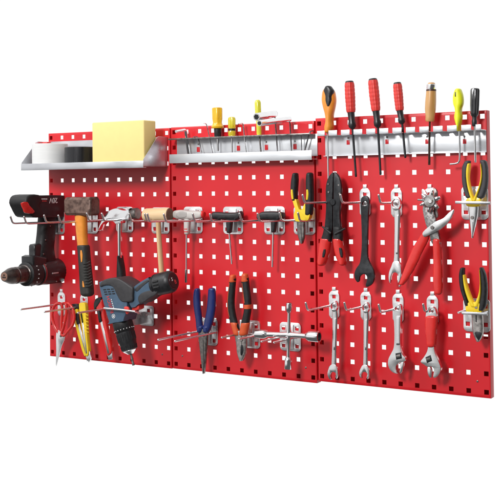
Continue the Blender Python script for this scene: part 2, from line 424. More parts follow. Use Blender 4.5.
# ------------------------------------------------------------------ shelf with tape rolls and sponge
XR, XL = -.2085, -.604
DF = .102
zb = .5 * (P(21.4, 168, DF).z + P(143.5, 164.5, DF).z) - .003     # underside of the tray
zt = P(168, 137, 0).z
sh = thing('tray_shelf', 'grey sheet steel tray shelf holding two tape rolls and a sponge', 'shelf', ((XL + XR) / 2, 0, zb))
m = MB(); m.box(XL, XR, -DF + .0016, -.0006, zb, zb + .0015); m.build('tray', SHELF, sh)
m = MB(); m.box(XL, XR, -DF, -DF + .0014, zb - .004, zb + .013, .0005); m.box(XL, XR, -DF + .0016, -DF + .012, zb - .004, zb - .0026); m.build('front_lip', SHELF, sh)
m = MB(); m.box(XL + .0016, XR - .0016, -.0022, -.0008, zb + .0016, zt, .0004); m.build('back_panel', SHELF, sh)
for X in (XL, XR - .0014):
    m = MB()
    o = [(-DF + .0016, zb + .0017), (-DF + .0016, zb + .016), (-.045, zt - .002), (-.038, zt), (-.0024, zt), (-.0024, zb + .0017)]
    m.slab([Vector((X, y, z)) for y, z in o], .0014, (), .0003, 1, axis=(1, 0, 0)); m.build('side_panel', SHELF, sh)
zs_ = zb + .0016
def roll(name, label, xl, xr, yt, d, m_, h=None):
    a, b = P(xl, 160, d), P(xr, 160, d); r = (b - a).length / 2 * .80; cx = (a.x + b.x) / 2
    zt_ = P((xl + xr) / 2, yt, d + r * .7).z
    root = thing(name, label, 'tape roll', (cx, -d, zs_), 'tape rolls on the shelf')
    prof = [(r * .55, zs_), (r - .0012, zs_), (r, zs_ + .0012), (r, zt_ - .0012), (r - .0012, zt_), (r * .55, zt_)]
    mm = MB(); n = 48; R = []
    for rr, z in prof + [prof[0]]: R.append([Vector((cx + rr * math.cos(2 * math.pi * k / n), -d + rr * math.sin(2 * math.pi * k / n), z)) for k in range(n)])
    mm.rings(R, cap=False); mm.build('tape', m_, root)
    mm = MB(); R = []
    for rr, z in [(r * .5, zs_), (r * .545, zs_), (r * .545, zt_), (r * .5, zt_), (r * .5, zs_)]: R.append([Vector((cx + rr * math.cos(2 * math.pi * k / n), -d + rr * math.sin(2 * math.pi * k / n), z)) for k in range(n)])
    mm.rings(R, cap=False); mm.build('core', CARD, root)
roll('tape_roll', 'white tape roll at the open end of the grey shelf', 33.6, 67, 143.3, .055, TAPEW)
roll('tape_roll', 'shiny black tape roll between the white roll and the sponge', 65.5, 95, 146.6, .050, TAPEB)
XS = XR - .006
yf = Q(144, 140, XS).y; yb_ = Q(156, 140, XS).y
yf = max(yf, -DF + .004); yb_ = min(yb_, -.004)
a = P(92, 140, -yf); ztop = P(118, 121.3, -yf).z
m = MB(); b = bmesh.new(); bmesh.ops.create_cube(b, size=1, matrix=Matrix.Translation(((a.x + XS) / 2, (yf + yb_) / 2, (zs_ + ztop) / 2)) @ Matrix.Diagonal((XS - a.x, yb_ - yf, ztop - zs_, 1)))
bmesh.ops.bevel(b, geom=b.edges[:], offset=.003, segments=3, affect='EDGES', profile=.5)
m.join(b); o = m.build('sponge_block', SPONGE); tag(o, 'big pale yellow sponge block standing on the grey shelf', 'sponge')
a, b_ = P(36.5, 142.4, .018), P(48.5, 142.4, .018)
m = MB(); m.box(a.x, b_.x, -.024, -.006, zs_, a.z, .002); o = m.build('small_box', TOOLRED); tag(o, 'small red box peeping out behind the white tape roll', 'box')

# ------------------------------------------------------------------ black cordless drill, chuck straight out from the board
XD = -.575
c = Q(46, 238, XD); dr = thing('cordless_drill', 'black cordless drill hanging upside down with its chuck pointing outwards', 'drill', c)
m = MB(); m.traceX([(17.5, 203), (19, 197), (23, 195.3), (34, 195.5), (48, 195.2), (60, 195.8), (64, 198), (64.5, 213), (62, 217), (40, 217.5), (26, 217), (23, 214), (20, 209)], XD, .058, .010, 3, 4); bat = m.build('battery', BLACK, dr)
m = MB(); m.traceX([(17.0, 203), (18.5, 197), (22.5, 194.7), (31, 194.9), (33.5, 200), (31, 206), (35.5, 213.5), (33, 217.2), (25, 217.2), (22, 214), (19.5, 209)], XD, .062, .009, 2, 4); m.build('battery_shell', RUBBER, dr)
m = MB(); m.traceX([(21, 203), (27, 202), (29, 205.5), (34, 211), (32, 213.6), (25, 213), (23.5, 209.5)], XD + .031, .006, .0018, 2); m.build('latch_button', TOOLRED, bat)
bat_loc = Vector(c)
for o in dr.children:
    pass
Xf = XD + .0292
org = Q(53.5, 200.3, Xf); xv = (Q(49, 200.3, Xf) - Q(58, 200.2, Xf)).normalized()
text_obj('20V', .0200, WHITE, dr, org, (0, -1, 0), (0, 0, -1), 'lettering')
m = MB()
for k in range(7): y0 = Q(39.6 + k * 1.2, 199, Xf); m.box(Xf - .0002, Xf + .0004, y0.y - .0012, y0.y + .0014, y0.z - .0016, y0.z + .0016)
m.build('small_print', WHITE, dr)
m = MB()
for k in range(4): y0 = Q(42.5 + k * 1.2, 201, Xf); m.box(Xf - .0002, Xf + .0004, y0.y - .0012, y0.y + .0014, y0.z - .0012, y0.z + .0012)
m.build('small_print', REDPRINT, dr)
def qloft(m, secs, X, t, e=2.6, n=22, sub=4):
    S = crom(secs, sub); rp = ring_pts(n, e); out = []
    for y, xl, xr in S:
        a, b = Q(xl, y, X), Q(xr, y, X); c_, h = (a + b) / 2, (b - a) / 2
        out.append([c_ + h * u + Vector((t / 2 * v, 0, 0)) for u, v in rp])
    m.rings(out); return m
m = MB(); qloft(m, [(214, 40.5, 54.5), (222, 39.8, 54.0), (236, 38.6, 53), (248, 37, 52), (258, 36, 53.5), (266, 36, 56)], XD, .036); m.build('grip', RUBBER, dr)
m = MB(); m.traceX([(31.5, 246), (34, 244), (40, 245), (40.5, 262), (30, 262), (31.5, 255)], XD, .022, .004, 2); m.build('trigger', BLACK, dr)
m = MB(); m.traceX([(26.8, 256.5), (30, 255), (41, 257), (41, 267), (27, 267)], XD, .044, .006, 1); m.build('gear_housing', BLACK, dr)
pa, pb = Q(5.5, 275.3, XD), Q(64.5, 272, XD); zc = (pa.z + pb.z) / 2 + .0015
def axp(x): return Vector((XD, Q(x, 274, XD).y, zc))
L0 = axp(4.2); L1 = axp(64.0)
m = MB(); A = axp(36); B = axp(64.5); LL = (B - A).length
m.lathe(A, B, [(0, .026), (.03, .0315), (.35, .0335), (.8, .0325), (.93, .028), (1, .019)], 36); m.build('motor_housing', BLACK, dr)
m = MB(); A = axp(24.5); B = axp(36.5); m.lathe(A, B, [(0, .026), (.06, .0305), (.5, .0318), (.94, .0305), (1, .026)], 40); m.build('torque_collar', RUBBER, dr)
m = MB()
for k in range(18):
    a = 2 * math.pi * k / 18; y0 = axp(30).y
    cc = Vector((XD + .0316 * math.cos(a), y0, zc + .0316 * math.sin(a))); m.ball(cc, .0014, (1, 1.3, 1))
m.build('torque_marks', WHITE, dr)
m = MB(); A = axp(4.2); B = axp(25); m.lathe(A, B, [(0, .0085), (.0, .0122), (.06, .0140), (.26, .0198), (.38, .0212), (.45, .0212), (.46, .0200), (.51, .0200), (.52, .0214), (.93, .0216), (.95, .0240), (1, .0240)], 40)
chuckm = mat('dark chuck steel', (.09, .075, .07), .8, .33, .2, 90, .1, 300); m.build('chuck', chuckm, dr)
m = MB(); m.lathe(axp(4.2) + Vector((0, -.0006, 0)), axp(4.2) + Vector((0, .004, 0)), [(0, .0102), (0.1, .0106), (1, .0106)], 24); m.build('chuck_nose', mat('copper brown steel', (.35, .2, .15), .8, .35), dr)
for k in range(3):
    a = math.radians(90 + 120 * k); q = axp(4.2) + Vector((.0036 * math.cos(a), -.0016, .0036 * math.sin(a)))
    m = MB(); m.lathe(q, q + Vector((0, .003, 0)), [(0, .0022), (1, .0024)], 10); m.build('chuck_jaw', GUN, dr)
m = MB(); q = Q(54.5, 273, XD + .03); m.box(XD + .0305, XD + .0338, q.y - .012, q.y + .012, q.z - .0018, q.z + .0018, .0005); m.build('label_strip', SILVERP, dr)
for x, y, off, r_ in ((45.5, 240, .0172, .0022), (43.5, 254, .0172, .0022), (50, 226, .0172, .0022), (57, 264.5, .0250, .0024), (56.5, 281.5, .0250, .0024), (46, 265.0, .0262, .0024)):
    q = Q(x, y, XD + off); m = MB(); m.lathe(q, q + Vector((.0016, 0, 0)), [(0, r_), (1, r_ * .8)], 12); m.build('screw', DKSTEEL, dr)
A = axp(25.6); m = MB(); m.lathe(A + Vector((0, -.0006, 0)), A + Vector((0, .0018, 0)), [(0, .0250), (.5, .0262), (1, .0250)], 40); m.build('steel_ring', CHROME, dr)
A = axp(37.4); m = MB(); m.lathe(A, A + Vector((0, .003, 0)), [(0, .0316), (.5, .0330), (1, .0328)], 40); m.build('accent_ring', mat('dark red plastic', (.25, .012, .014), 0, .4), dr)
m = MB()
for k in range(5):
    for j in (0, 1):
        a = math.radians(18 - 13 * k); y0 = axp(57.5 + j * 2.8).y; m.box(XD + .0326 * math.cos(a) - .001, XD + .0326 * math.cos(a) + .0006, y0 - .0028, y0 + .0028, zc + .0326 * math.sin(a) - .0014, zc + .0326 * math.sin(a) + .0014)
m.build('vents', GUN, dr)

# ------------------------------------------------------------------ club hammer
DH = .075
c = P(82, 217, DH); h = thing('club_hammer', 'rusty club hammer with orange and black handle', 'hammer', c)
xa, xb = P(63.3, 206, .094).x, P(90.5, 206, .094).x
zt1, zb1 = P(76, 197.2, .094).z, P(76, 215.5, .094).z
m = MB(); W = .039
for_rings = []
def octo(x, f):
    hz, hy = (zt1 - zb1) / 2 * f, W / 2 * f; zc_ = (zt1 + zb1) / 2; k = .38
    pts = [(-hy, -hz * k), (-hy, hz * k), (-hy * k, hz), (hy * k, hz), (hy, hz * k), (hy, -hz * k), (hy * k, -hz), (-hy * k, -hz)]
    k = .72
    pts = [(-hy, -hz * k), (-hy, hz * k), (-hy * k, hz), (hy * k, hz), (hy, hz * k), (hy, -hz * k), (hy * k, -hz), (-hy * k, -hz)]
    return [Vector((x, -DH + p[0], zc_ + p[1])) for p in pts]
m.rings([octo(xa, .78), octo(xa + .002, .9), octo(xa + .006, 1), octo(xa + .03, 1.0), octo(xa + (xb - xa) * .5, .97), octo(xb - .03, 1.0), octo(xb - .006, 1.02), octo(xb - .002, .93), octo(xb, .8)])
m.build('head', RUST, h, 30)
m = MB(); m.loft([(213, 76, 87), (218, 75.6, 86.8), (225, 76.2, 86.8), (236, 77.2, 87), (248.5, 78.6, 88.2)], DH, .025, 2.6); m.build('handle', ORANGE, h)
m = MB(); m.loft([(246.5, 78.0, 88.9), (250, 78.4, 89.2), (262, 79.4, 90.2), (275, 80.2, 91.6), (286, 80.6, 92.8), (293.5, 81.4, 93.4)], DH, .030, 2.6)
gm = mat('ribbed black rubber', (.028, .027, .024), 0, .55, .2, 160, .3, 900); m.build('grip', gm, h)
m = MB(); m.loft([(250.5, 80.4, 81.8), (255, 80.3, 82.6), (262, 81, 82.2)], DH + .0150, .0022); m.build('inlay', ORANGE, h)
m = MB(); m.loft([(281, 82.6, 83.2), (284, 82.4, 84.0), (287, 82.6, 84.6)], DH + .0150, .0022); m.build('inlay', ORANGE, h)
m = MB()
for k in range(9):
    y = 264 + k * 2.9; m.tube([P(81.2 + k * .17, y + .8, DH + .0120), P(84 + k * .2, y, DH + .0153), P(87 + k * .25, y - 1.2, DH + .0152), P(90.2 + k * .24, y - 2.8, DH + .0098)], .0009, 6)
m.build('grip_ribs', gm, h)

# ------------------------------------------------------------------ claw hammer
DC = .052
c = P(121, 220, DC); h = thing('claw_hammer', 'chrome claw hammer with black grip hanging beside the mallet', 'hammer', c)
m = MB(); m.trace([(133, 208.6), (133, 219.6), (129, 219.2), (125.5, 220.6), (123.5, 223), (117.5, 223.5), (114.5, 221.3), (110, 220.6), (106.5, 223), (103.6, 228), (101.8, 230.5), (99.0, 229.6), (101, 224), (104.5, 217.5), (109, 212.2), (114, 209.4), (119, 208.4), (123.5, 209.6), (127, 210.4), (130, 209.4)], DC, .021, (), .004, 3, 3); m.build('head', CHROME, h)
m = MB(); m.trace([(98.6, 229.9), (102, 223.5), (105.3, 217.4), (107, 218.4), (104.2, 224.3), (100.6, 230.6)], DC, .0055, (), .0004, 2); m.build('claw_slot', GUN, h)
a, b = P(131.6, 214, DC), P(138, 213.6, DC); m = MB(); m.lathe(a, b, [(0, .0118), (.3, .0130), (.42, .0145), (.9, .0145), (1, .0128)], 28); m.build('striking_face', DKSTEEL, h)
m = MB(); m.loft([(221, 117.4, 122.6), (226, 117.6, 121.9), (240, 117.9, 121.7), (257.5, 118.1, 121.8)], DC, .012, 2.2); m.build('shaft', CHROME, h)
m = MB(); m.loft([(256, 118.0, 122.2), (262, 117.7, 123.4), (272, 117.3, 125.0), (285, 117.2, 126)], DC, .024, 2.4); m.build('grip', RUBBER, h)

# ------------------------------------------------------------------ wooden mallet
DM = .055
c = P(158, 216, DM); h = thing('wooden_mallet', 'small pale wooden mallet hanging beside the claw hammer', 'mallet', c)
a, b = P(144.8, 215, DM), P(169.6, 214.6, DM); r = (P(155, 208.2, DM) - P(155, 221.6, DM)).length / 2
m = MB(); m.lathe(a, b, [(0, r * .8), (.03, r * .92), (.1, r), (.95, r * 1.03), (1, r * .99)], 36); m.build('head', WOODX, h)
m = MB(); m.lathe(b - Vector((.0006, 0, 0)), b + Vector((.0016, 0, 0)), [(0, r * .985), (1, r * .93)], 36); m.build('end_face', WEND, h)
m = MB(); m.loft([(218, 155.9, 160.4), (230, 156.4, 160.8), (250, 157.6, 162.2), (275, 159.4, 164.2)], DM, .014, 2.2); m.build('handle', WOOD, h)

# ------------------------------------------------------------------ T-handle keys
def tkey(label, grip, stem, shaft, d, gm_, sm, t=.020, name='t_handle_key', group='T-handle keys'):
    c = P(stem[0][1], stem[0][0], d); h = thing(name, label, 'hex key', c, group)
    m = MB(); m.lofth(grip, d, t, 2.6); m.build('handle', gm_, h)
    m = MB(); m.loft(stem, d, .014, 3); m.build('stem', sm, h)
    m = MB(); p = [P(x, y, d) for x, y, r in shaft]; m.tube(p, [q[2] for q in shaft], 10); m.build('shaft', CHROME, h)
    return h
h = tkey('light grey T-handle socket key with red end button', [(173, 212.3, 216.4), (176, 210.4, 218.4), (182, 209.8, 219.6), (190, 210.6, 219.4), (197, 210.6, 219.2), (202, 211.2, 218)], [(218, 184.6, 190.4), (226, 184.4, 190.0), (233.5, 184.8, 189.6)], [(186.6, 233, .0021), (186.3, 269, .0021), (186.3, 269.3, .0036), (186.2, 282.5, .0036)], .034, GREYP, GREYP)
m = MB(); a = P(201.6, 214.4, .034); m.lathe(a, a + Vector((.0085, 0, 0)), [(0, .0082), (.7, .0084), (1, .006)], 20); m.build('end_button', TOOLRED, h)
for y in (229, 231.6):
    m = MB(); m.loft([(y - .5, 184.5, 189.7), (y + .5, 184.6, 189.7)], .034, .0146, 3, sub=1, cap=0); m.build('stripe', TOOLRED, h)
m = MB(); m.lofth([(176.5, 212.8, 216.6), (179.5, 211.6, 218), (183, 211.5, 218), (186.5, 212.4, 217)], .0432, .0035, 2.2); m.build('thumb_pad', mat('grey soft pad', (.42, .39, .37), 0, .6), h)
tkey('black T-handle hex key nearest the grey T-handle', [(214, 212, 219.5), (218, 211.8, 219.8), (228, 212.4, 220), (236, 212.2, 220.6), (241, 210.9, 218.6)], [(218.5, 226.4, 233.2), (225, 226.6, 232.4), (232, 227, 231.6)], [(229.2, 231, .0022), (231.9, 264, .0022)], .026, BLACK, BLACK)
tkey('black T-handle hex key nearest the yellow jointed pliers', [(259, 214.2, 219.6), (262.5, 211.8, 220), (270, 211.1, 220.4), (278, 211.2, 220.2), (283, 212.2, 218.8)], [(218.5, 271.2, 277.4), (225, 271.4, 276.6), (231.5, 271.6, 275.8)], [(273.3, 231, .0022), (272.4, 267, .0022)], .026, BLACK, BLACK)

# ------------------------------------------------------------------ pliers family
def pliers(name, label, cat, d, handles, jaws, hm, jm, t=.014, jt=.010, group=None, centre=None):
    c = P(*(centre or (jaws[0][1], jaws[0][0])), d); h = thing(name, label, cat, c, group)
    for s in handles:
        m = MB(); m.loft(s, d, t, 2.5); m.build('handle', hm, h)
    if jaws: 
        m = MB(); m.loft(jaws, d, jt, 3.2, cap=.25); m.build('jaw', jm, h)
    return h
def slit(h, d, jt, pts, r=.0006, name='jaw_gap'):
    m = MB(); m.tube([P(x, y, d + jt / 2) for x, y in pts], r, 6); m.build(name, GUN, h)
def pivot(h, x, y, d, r=.0035, m_=None, up=.002):
    q = P(x, y, d); m = MB(); m.lathe(q, q + Vector((0, -up, 0)), [(0, r), (.5, r), (1, r * .75)], 18); m.build('pivot', m_ or JAW, h)

# diagonal pliers with yellow joint
d = .034
h = pliers('diagonal_pliers', 'diagonal pliers with black handles and yellow joint beside the black crimpers', 'pliers', d,
  [[(174, 292.8, 298.0), (180, 291.6, 298.4), (187, 291.0, 298.0), (194, 291.2, 297.6), (200, 292.4, 297.6)], [(174, 306.8, 313.0), (180, 306.2, 313.4), (188, 306.2, 313.6), (196, 306.2, 313.8), (205, 305.6, 313.6), (214, 305.4, 312.6)]],
  [(219, 296.6, 305), (225, 297.2, 305.2), (232, 297.6, 305.2), (238, 298.8, 304.8), (243.5, 300.8, 303)], RUBBER, DKSTEEL, .020)
m = MB(); m.trace([(293, 199), (298, 199.5), (300, 205), (302, 210), (304.6, 204.5), (307.5, 203.5), (308, 207), (311.5, 211), (312, 216), (309, 220.5), (300, 221.5), (295.4, 220), (294, 215), (295.5, 210), (294.2, 205)], d + .001, .014, (), .003, 3, 3); m.build('joint', YELLOW, h)
for s in ([(190, 291.0, 293.2), (194, 291.0, 293.6), (199, 291.8, 294)], [(190, 306.4, 308.6), (194, 306.4, 309), (199.5, 306.2, 308.4)]):
    m = MB(); m.loft(s, d + .0085, .006, 2.4); m.build('inlay', YELLOW, h)
slit(h, d, .010, [(301, 222), (301.2, 232), (301.9, 243)])

# blue long nose pliers
d = .036
h = pliers('long_nose_pliers', 'long nose pliers with plain blue handles', 'pliers', d,
  [[(289.5, 194.8, 199.8), (294, 193.8, 200.2), (302, 193.6, 200.4), (311, 194.6, 201.2), (320, 196.0, 202.2), (327, 196.6, 203.0), (331.5, 197.4, 203)], [(289.5, 208.6, 215.2), (295, 208.2, 215.8), (303, 207.6, 215.8), (311, 206.8, 215.2), (320, 205.0, 213.6), (327, 203.6, 211.6), (331.5, 203.6, 209.6)]],
  [(329, 198.4, 208.6), (337, 198.8, 208.2), (345, 199.6, 207.6), (354, 200.6, 206.9), (364, 201.8, 206.0), (373.5, 203.0, 204.8)], BLUE, DKSTEEL, .015)
slit(h, d, .010, [(203.2, 340), (203.5, 355), (203.9, 373)]); pivot(h, 203.6, 335, d + .004, .0045, DKSTEEL)
for p in ([(327, 197, 204.5), (331, 197.4, 203.4)], [(327, 203.2, 210.4), (331, 203.6, 209.4)]):
    m = MB(); m.loft(p, d, .019); m.build('guard', BLUE, h)

# orange combination pliers
d = .036
h = pliers('combination_pliers', 'combination pliers with black handles edged in orange', 'pliers', d,
  [[(279, 229.8, 236), (286, 229.0, 235.4), (294, 228.0, 234.8), (302, 227.4, 234.4), (310, 227.8, 235), (318, 229.4, 236.4), (326, 231.8, 238.8), (334, 234.4, 240.4)], [(278, 241.6, 248.6), (286, 241.9, 249.4), (294, 243.0, 250.4), (302, 244.2, 251.2), (310, 244.2, 251.2), (318, 242.6, 250.0), (326, 240.8, 249), (334, 239.8, 247.4)]],
  [(331, 233.6, 247), (337, 235.2, 247), (345, 236.6, 247), (352, 237.2, 246.4), (357, 238.6, 245), (360.5, 240, 243.4)], RUBBER, JAW, .016, .012)
for sx, sy in (([(276, 230.2, 235.8), (281.5, 229.5, 235.9)], [(323, 230.8, 238.0), (334, 234.0, 240.7)]), ([(275, 242.0, 248.2), (281, 241.5, 248.9)], [(323.5, 241.2, 249.8), (334, 239.5, 247.7)])):
    m = MB(); m.loft(sx, d, .0172, 2.5); m.build('end_cap', PLORANGE, h)
    m = MB(); m.loft(sy, d, .0180, 2.5); m.build('guard', PLORANGE, h)
m = MB(); m.loft([(304.6, 244.4, 251.6), (308.6, 244.2, 251.4)], d, .0175, 2.5, sub=1, cap=.1); m.build('band', PLORANGE, h)
for q in ([(283, 229.4), (294, 228.1), (303, 227.5), (312, 228.2), (322, 231)], [(283, 242.0), (294, 243.2), (303, 244.3)]):
    m = MB(); m.tube([P(x + .5, y, d + .0055) for y, x in q], .0021, 8, sub=4); m.build('edge_strip', PLORANGE, h)
m = MB(); m.trace([(241, 345), (243, 345.5), (243.6, 350), (242.4, 355), (240.6, 355), (240.4, 350)], d + .0058, .001, (), .0002, 2); m.build('grip_gap', GUN, h)
slit(h, d, .012, [(241.4, 336), (241.6, 345)]); pivot(h, 241.2, 339.5, d + .006, .0048)

# black crimping pliers with red grips
d = .030
c = P(334, 200, d); h = thing('crimping_pliers', 'large black crimping pliers with red grips', 'pliers', c)
m = MB(); m.trace([(334.5, 182), (334.5, 173.2), (331.6, 173.4), (328.4, 177.4), (326.3, 183.6), (325.6, 192), (326, 205), (325.4, 218), (324.6, 229), (328, 231.5), (333.2, 231), (333.8, 205)], d, .009, (), .0012, 3); m.build('arm', GUN, h)
m = MB(); m.trace([(333.6, 183), (333.8, 173.0), (337.4, 173.4), (340.4, 177.6), (342.2, 184), (342.6, 192), (341.6, 203), (341, 216), (341.8, 229), (337, 231.5), (333.0, 231), (333.4, 206)], d + .0014, .009, (), .0012, 3); m.build('arm', GUN, h)
for x, y in ((328.6, 192), (338.6, 185), (339.6, 193.5), (328.2, 184)):
    q = P(x, y, d + .0052); m = MB(); m.lathe(q, q + Vector((0, -.001, 0)), [(0, .0026), (1, .002)], 12); m.build('screw', DKSTEEL, h)
pivot(h, 333.2, 202.4, d + .0045, .0075, GUN, .004)
m = MB(); m.tube([P(333.4, 206, d + .0055), P(333.2, 228, d + .0055)], .0008, 6); m.build('jaw_gap', BLACK, h)
for s, s2, s3 in (([(228, 324.4, 332.0), (234, 323, 332.4), (241, 320.6, 331.8)], [(239.5, 320.4, 331.6), (246, 319.4, 330.6), (254, 318.4, 329.2), (261, 317.6, 326.8), (264, 318, 325.4)], [(249.5, 323.6, 325.6), (253, 322.6, 325.4), (257, 322.2, 324.2)]),
              ([(228, 333.2, 342.6), (234, 333, 343.0), (241, 333.2, 342.8)], [(239.5, 333.2, 342.6), (246, 333.8, 343.6), (254, 335.4, 345.2), (261, 338.0, 346.2), (264, 339.4, 346)], [(248, 339.0, 341.4), (252, 339.4, 342.4), (257, 340.6, 342.6)])):
    m = MB(); m.loft(s, d, .019, 2.5); m.build('sleeve', RUBBER, h)
    m = MB(); m.loft(s2, d, .0205, 2.5); gp = m.build('grip', TOOLRED, h)
    m = MB(); m.loft(s3, d + .0098, .003, 2.2); m.build('inlay', GUN, h)
for a_, b_2 in (((322.4, 226.6), (331, 233.5)), ((345.2, 228.4), (335, 234))):
    m = MB(); m.tube([P(*a_, d + .008), P(*b_2, d + .010)], [.0018, .003], 8); m.build('finger_guard', RUBBER, h)

# revolving leather punch
d = .036
c = P(430, 205, d); h = thing('leather_punch', 'revolving leather punch pliers with a chrome wheel and long red handles', 'pliers', c)
m = MB(); m.trace([(423.0, 206), (432, 205), (435, 213), (437.6, 222), (440.8, 240), (440.8, 244), (432.2, 243.5), (428.6, 232), (424.6, 220)], d, .009, (), .001, 3); m.build('frame', mat('knurled grey steel', (.20, .19, .185), .9, .32, .3, 200, .12, 420, col2=(.42, .41, .40)), h)
m = MB(); m.trace([(422.5, 233), (428, 227.4), (436, 221.5), (443, 218.4), (448.6, 213), (453.6, 209.6), (454, 212.6), (451.4, 218.6), (446.5, 225), (439, 230.4), (430.5, 234.6), (424.6, 237)], d + .008, .005, (), .001, 3); m.build('lever', SATIN, h)
pivot(h, 432.4, 227.6, d + .0105, .0042, DKSTEEL)
q = P(430.4, 201.2, d + .012); m = MB(); m.lathe(q + Vector((0, .006, 0)), q + Vector((0, -.007, 0)), [(0, .0105), (.1, .0135), (.85, .0135), (1, .0115)], 24); m.build('wheel', mat('mottled nickel', (.20, .19, .18), .9, .28, .3, 90, .06, 260, col2=(.5, .49, .48)), h)
pivot(h, 430.4, 201.2, d + .0195, .0050, SATIN, .003)
for k in range(6):
    a = math.radians(20 + 60 * k); u = Vector((math.cos(a), 0, math.sin(a)))
    m = MB(); m.lathe(q + u * .009, q + u * .0235, [(0, .0050), (.6, .0050), (.66, .0040), (1, .0030)], 14); m.build('punch_tube', CHROME, h)
m = MB(); m.trace([(421.6, 190.4), (425.2, 190), (428.6, 196), (432, 204), (434.4, 210), (428, 212), (424, 205)], d + .0005, .006, (), .001, 3); m.build('upper_jaw', SATIN, h)
m = MB(); m.trace([(433.5, 189.0), (437.5, 190.5), (438.2, 198), (437, 208), (438.8, 216), (434.5, 218), (433.6, 206)], d - .006, .006, (), .001, 3); m.build('lower_jaw', DKSTEEL, h)
m = MB(); m.tube([P(417.8, 199.6, d + .018), P(424, 200.4, d + .016), P(431, 201.2, d + .013)], .0022, 8); m.build('pin', CHROME, h)
m = MB(); m.loft([(231.5, 423.0, 430.0), (240, 417.6, 428.6), (250, 411.8, 423.6), (260, 407.8, 419.0), (270, 404.0, 414.0), (279, 400.8, 408.4), (284, 399.2, 404.6)], d + .003, .013, 2.4); m.build('handle', TOOLRED, h)
m = MB(); m.loft([(283.5, 399.2, 402.6), (286.4, 398.6, 400.8)], d + .003, .006); m.build('handle_tip', SATIN, h)
m = MB(); m.loft([(240, 432.8, 440.8), (252, 433.2, 441.4), (264, 433.4, 442), (276, 433.2, 442.4), (286, 433.4, 442.6), (293, 434.6, 442)], d, .014, 2.4); m.build('handle', TOOLRED, h)

# long nose pliers, top right
d = .028
h = pliers('long_nose_pliers', 'bright long nose pliers with yellow lined charcoal handles', 'pliers', d,
  [[(162, 464.6, 471.0), (167, 462.4, 469.6), (175, 462.0, 468.0), (183, 462.4, 468.4), (190, 463.8, 469.8), (197, 465.8, 472)], [(161.5, 480.0, 486.8), (167, 482.0, 488.0), (175, 482.4, 488.4), (183, 481.6, 488.2), (190, 479.8, 487.2), (197, 477.0, 484.6)]],
  [(204, 468.6, 478.4), (210, 468.8, 478.4), (216, 469.2, 477.8), (224, 470.2, 476.2), (232, 471.2, 474.6), (238, 471.8, 473.4)], GREYRUB, SATIN, .015, .010)
for s in ([(164, 467.6, 471), (170, 466.4, 470.4), (178, 466.6, 469.8), (186, 467.6, 471), (194, 469.6, 473.4), (201, 472, 476)], [(164, 480.4, 482.4), (172, 481.0, 483.4), (180, 480.4, 483), (187, 478.6, 481.4), (194, 475.8, 479), (201, 472.6, 477)]):
    m = MB(); m.loft(s, d + .001, .0145, 2.6); m.build('handle_lining', YELLOW, h)
m = MB(); m.trace([(466, 200), (471, 197), (474, 199.5), (477, 197), (482, 199), (481, 205.5), (473.6, 207), (466.4, 205.4)], d, .012, (), .002, 3); m.build('joint', YELLOW, h)
pivot(h, 472.4, 217.6, d + .004, .0038, DKSTEEL); slit(h, d, .0102, [(472.9, 222), (472.6, 238)])

# side cutters, bottom right
d = .028
h = pliers('side_cutters', 'side cutters with black and yellow handles hanging lowest on the last panel', 'pliers', d,
  [[(268.5, 460.4, 465), (274, 459.2, 465), (282, 459.4, 465.2), (290, 460.8, 466), (298, 463.4, 468), (305, 465.2, 470)], [(268, 479.8, 483.4), (274, 480.4, 486), (282, 481.0, 487.4), (290, 481.4, 487.8), (298, 480.6, 487.4), (306, 478.8, 486.4), (310, 478.8, 484)]],
  [(311, 471.2, 482.6), (318, 472.0, 483.2), (326, 472.4, 483.6), (333, 473.2, 483.4), (338.5, 475.4, 481.4), (341.5, 477, 479.6)], RUBBER, JAW, .016, .012)
for s in ([(275, 463.2, 465.8), (283, 463.8, 467.4), (291, 465.4, 469.8), (299, 468, 473), (306, 470.8, 477)], [(270, 479.6, 481.2), (277, 480, 481.9), (285, 480, 482.2), (293, 479, 482), (300, 476.6, 481), (306, 473.4, 479.6)]):
    m = MB(); m.loft(s, d + .001, .0155, 2.6); m.build('handle_lining', YELLOW, h)
m = MB(); m.trace([(466, 306), (471, 300.5), (475, 302), (479, 300.5), (482.5, 305.5), (483, 311.5), (474.6, 314), (466.4, 311.4)], d, .0135, (), .002, 3); m.build('joint', YELLOW, h)
slit(h, d, .012, [(476, 313), (476.2, 322)], .0012); pivot(h, 476.2, 307.4, d + .006, .0032, JAW)
m = MB(); m.trace([(474.5, 333), (477.5, 331.6), (481.5, 333), (480.6, 337.5), (478, 340)], d + .0058, .001, (), .0002, 2); m.build('cutting_recess', GUN, h)

# ------------------------------------------------------------------ scissors and knives
d = .040
c = P(62, 306, d); h = thing('scissors', 'red handled scissors hanging point down at the outer panel edge', 'scissors', c)
m = MB(); m.tube([P(x, y, d) for x, y in [(61.5, 304.5), (57.5, 303.6), (54, 306.6), (52.2, 313), (52.6, 320), (55, 327), (58.8, 332.5), (61.2, 330), (61.6, 320), (62.2, 311)]], .0040, 10, .9, True, 4); m.build('handle', TOOLRED, h)
m = MB(); m.tube([P(x, y, d + .007) for x, y in [(62.4, 303.8), (65.8, 304.0), (66.4, 311), (65.2, 320), (63.4, 328), (61.4, 334), (64.4, 335.4), (68.4, 330.6), (72.6, 325), (74.4, 317), (72.6, 309), (68.4, 303.4)]], .0038, 10, .9, True, 4); m.build('handle', TOOLRED, h)
m = MB(); m.trace([(56.6, 331.5), (62.6, 332.4), (62.2, 342), (60, 353), (57.0, 365), (56.0, 364), (56.3, 350)], d, .003, (), .0006, 3); m.build('blade', SATIN, h)
m = MB(); m.trace([(58, 331.5), (65.4, 334.4), (64.6, 340), (62, 346), (59.4, 356), (57.4, 362), (58.4, 345)], d + .0036, .003, (), .0006, 3); m.build('blade', SATIN, h)
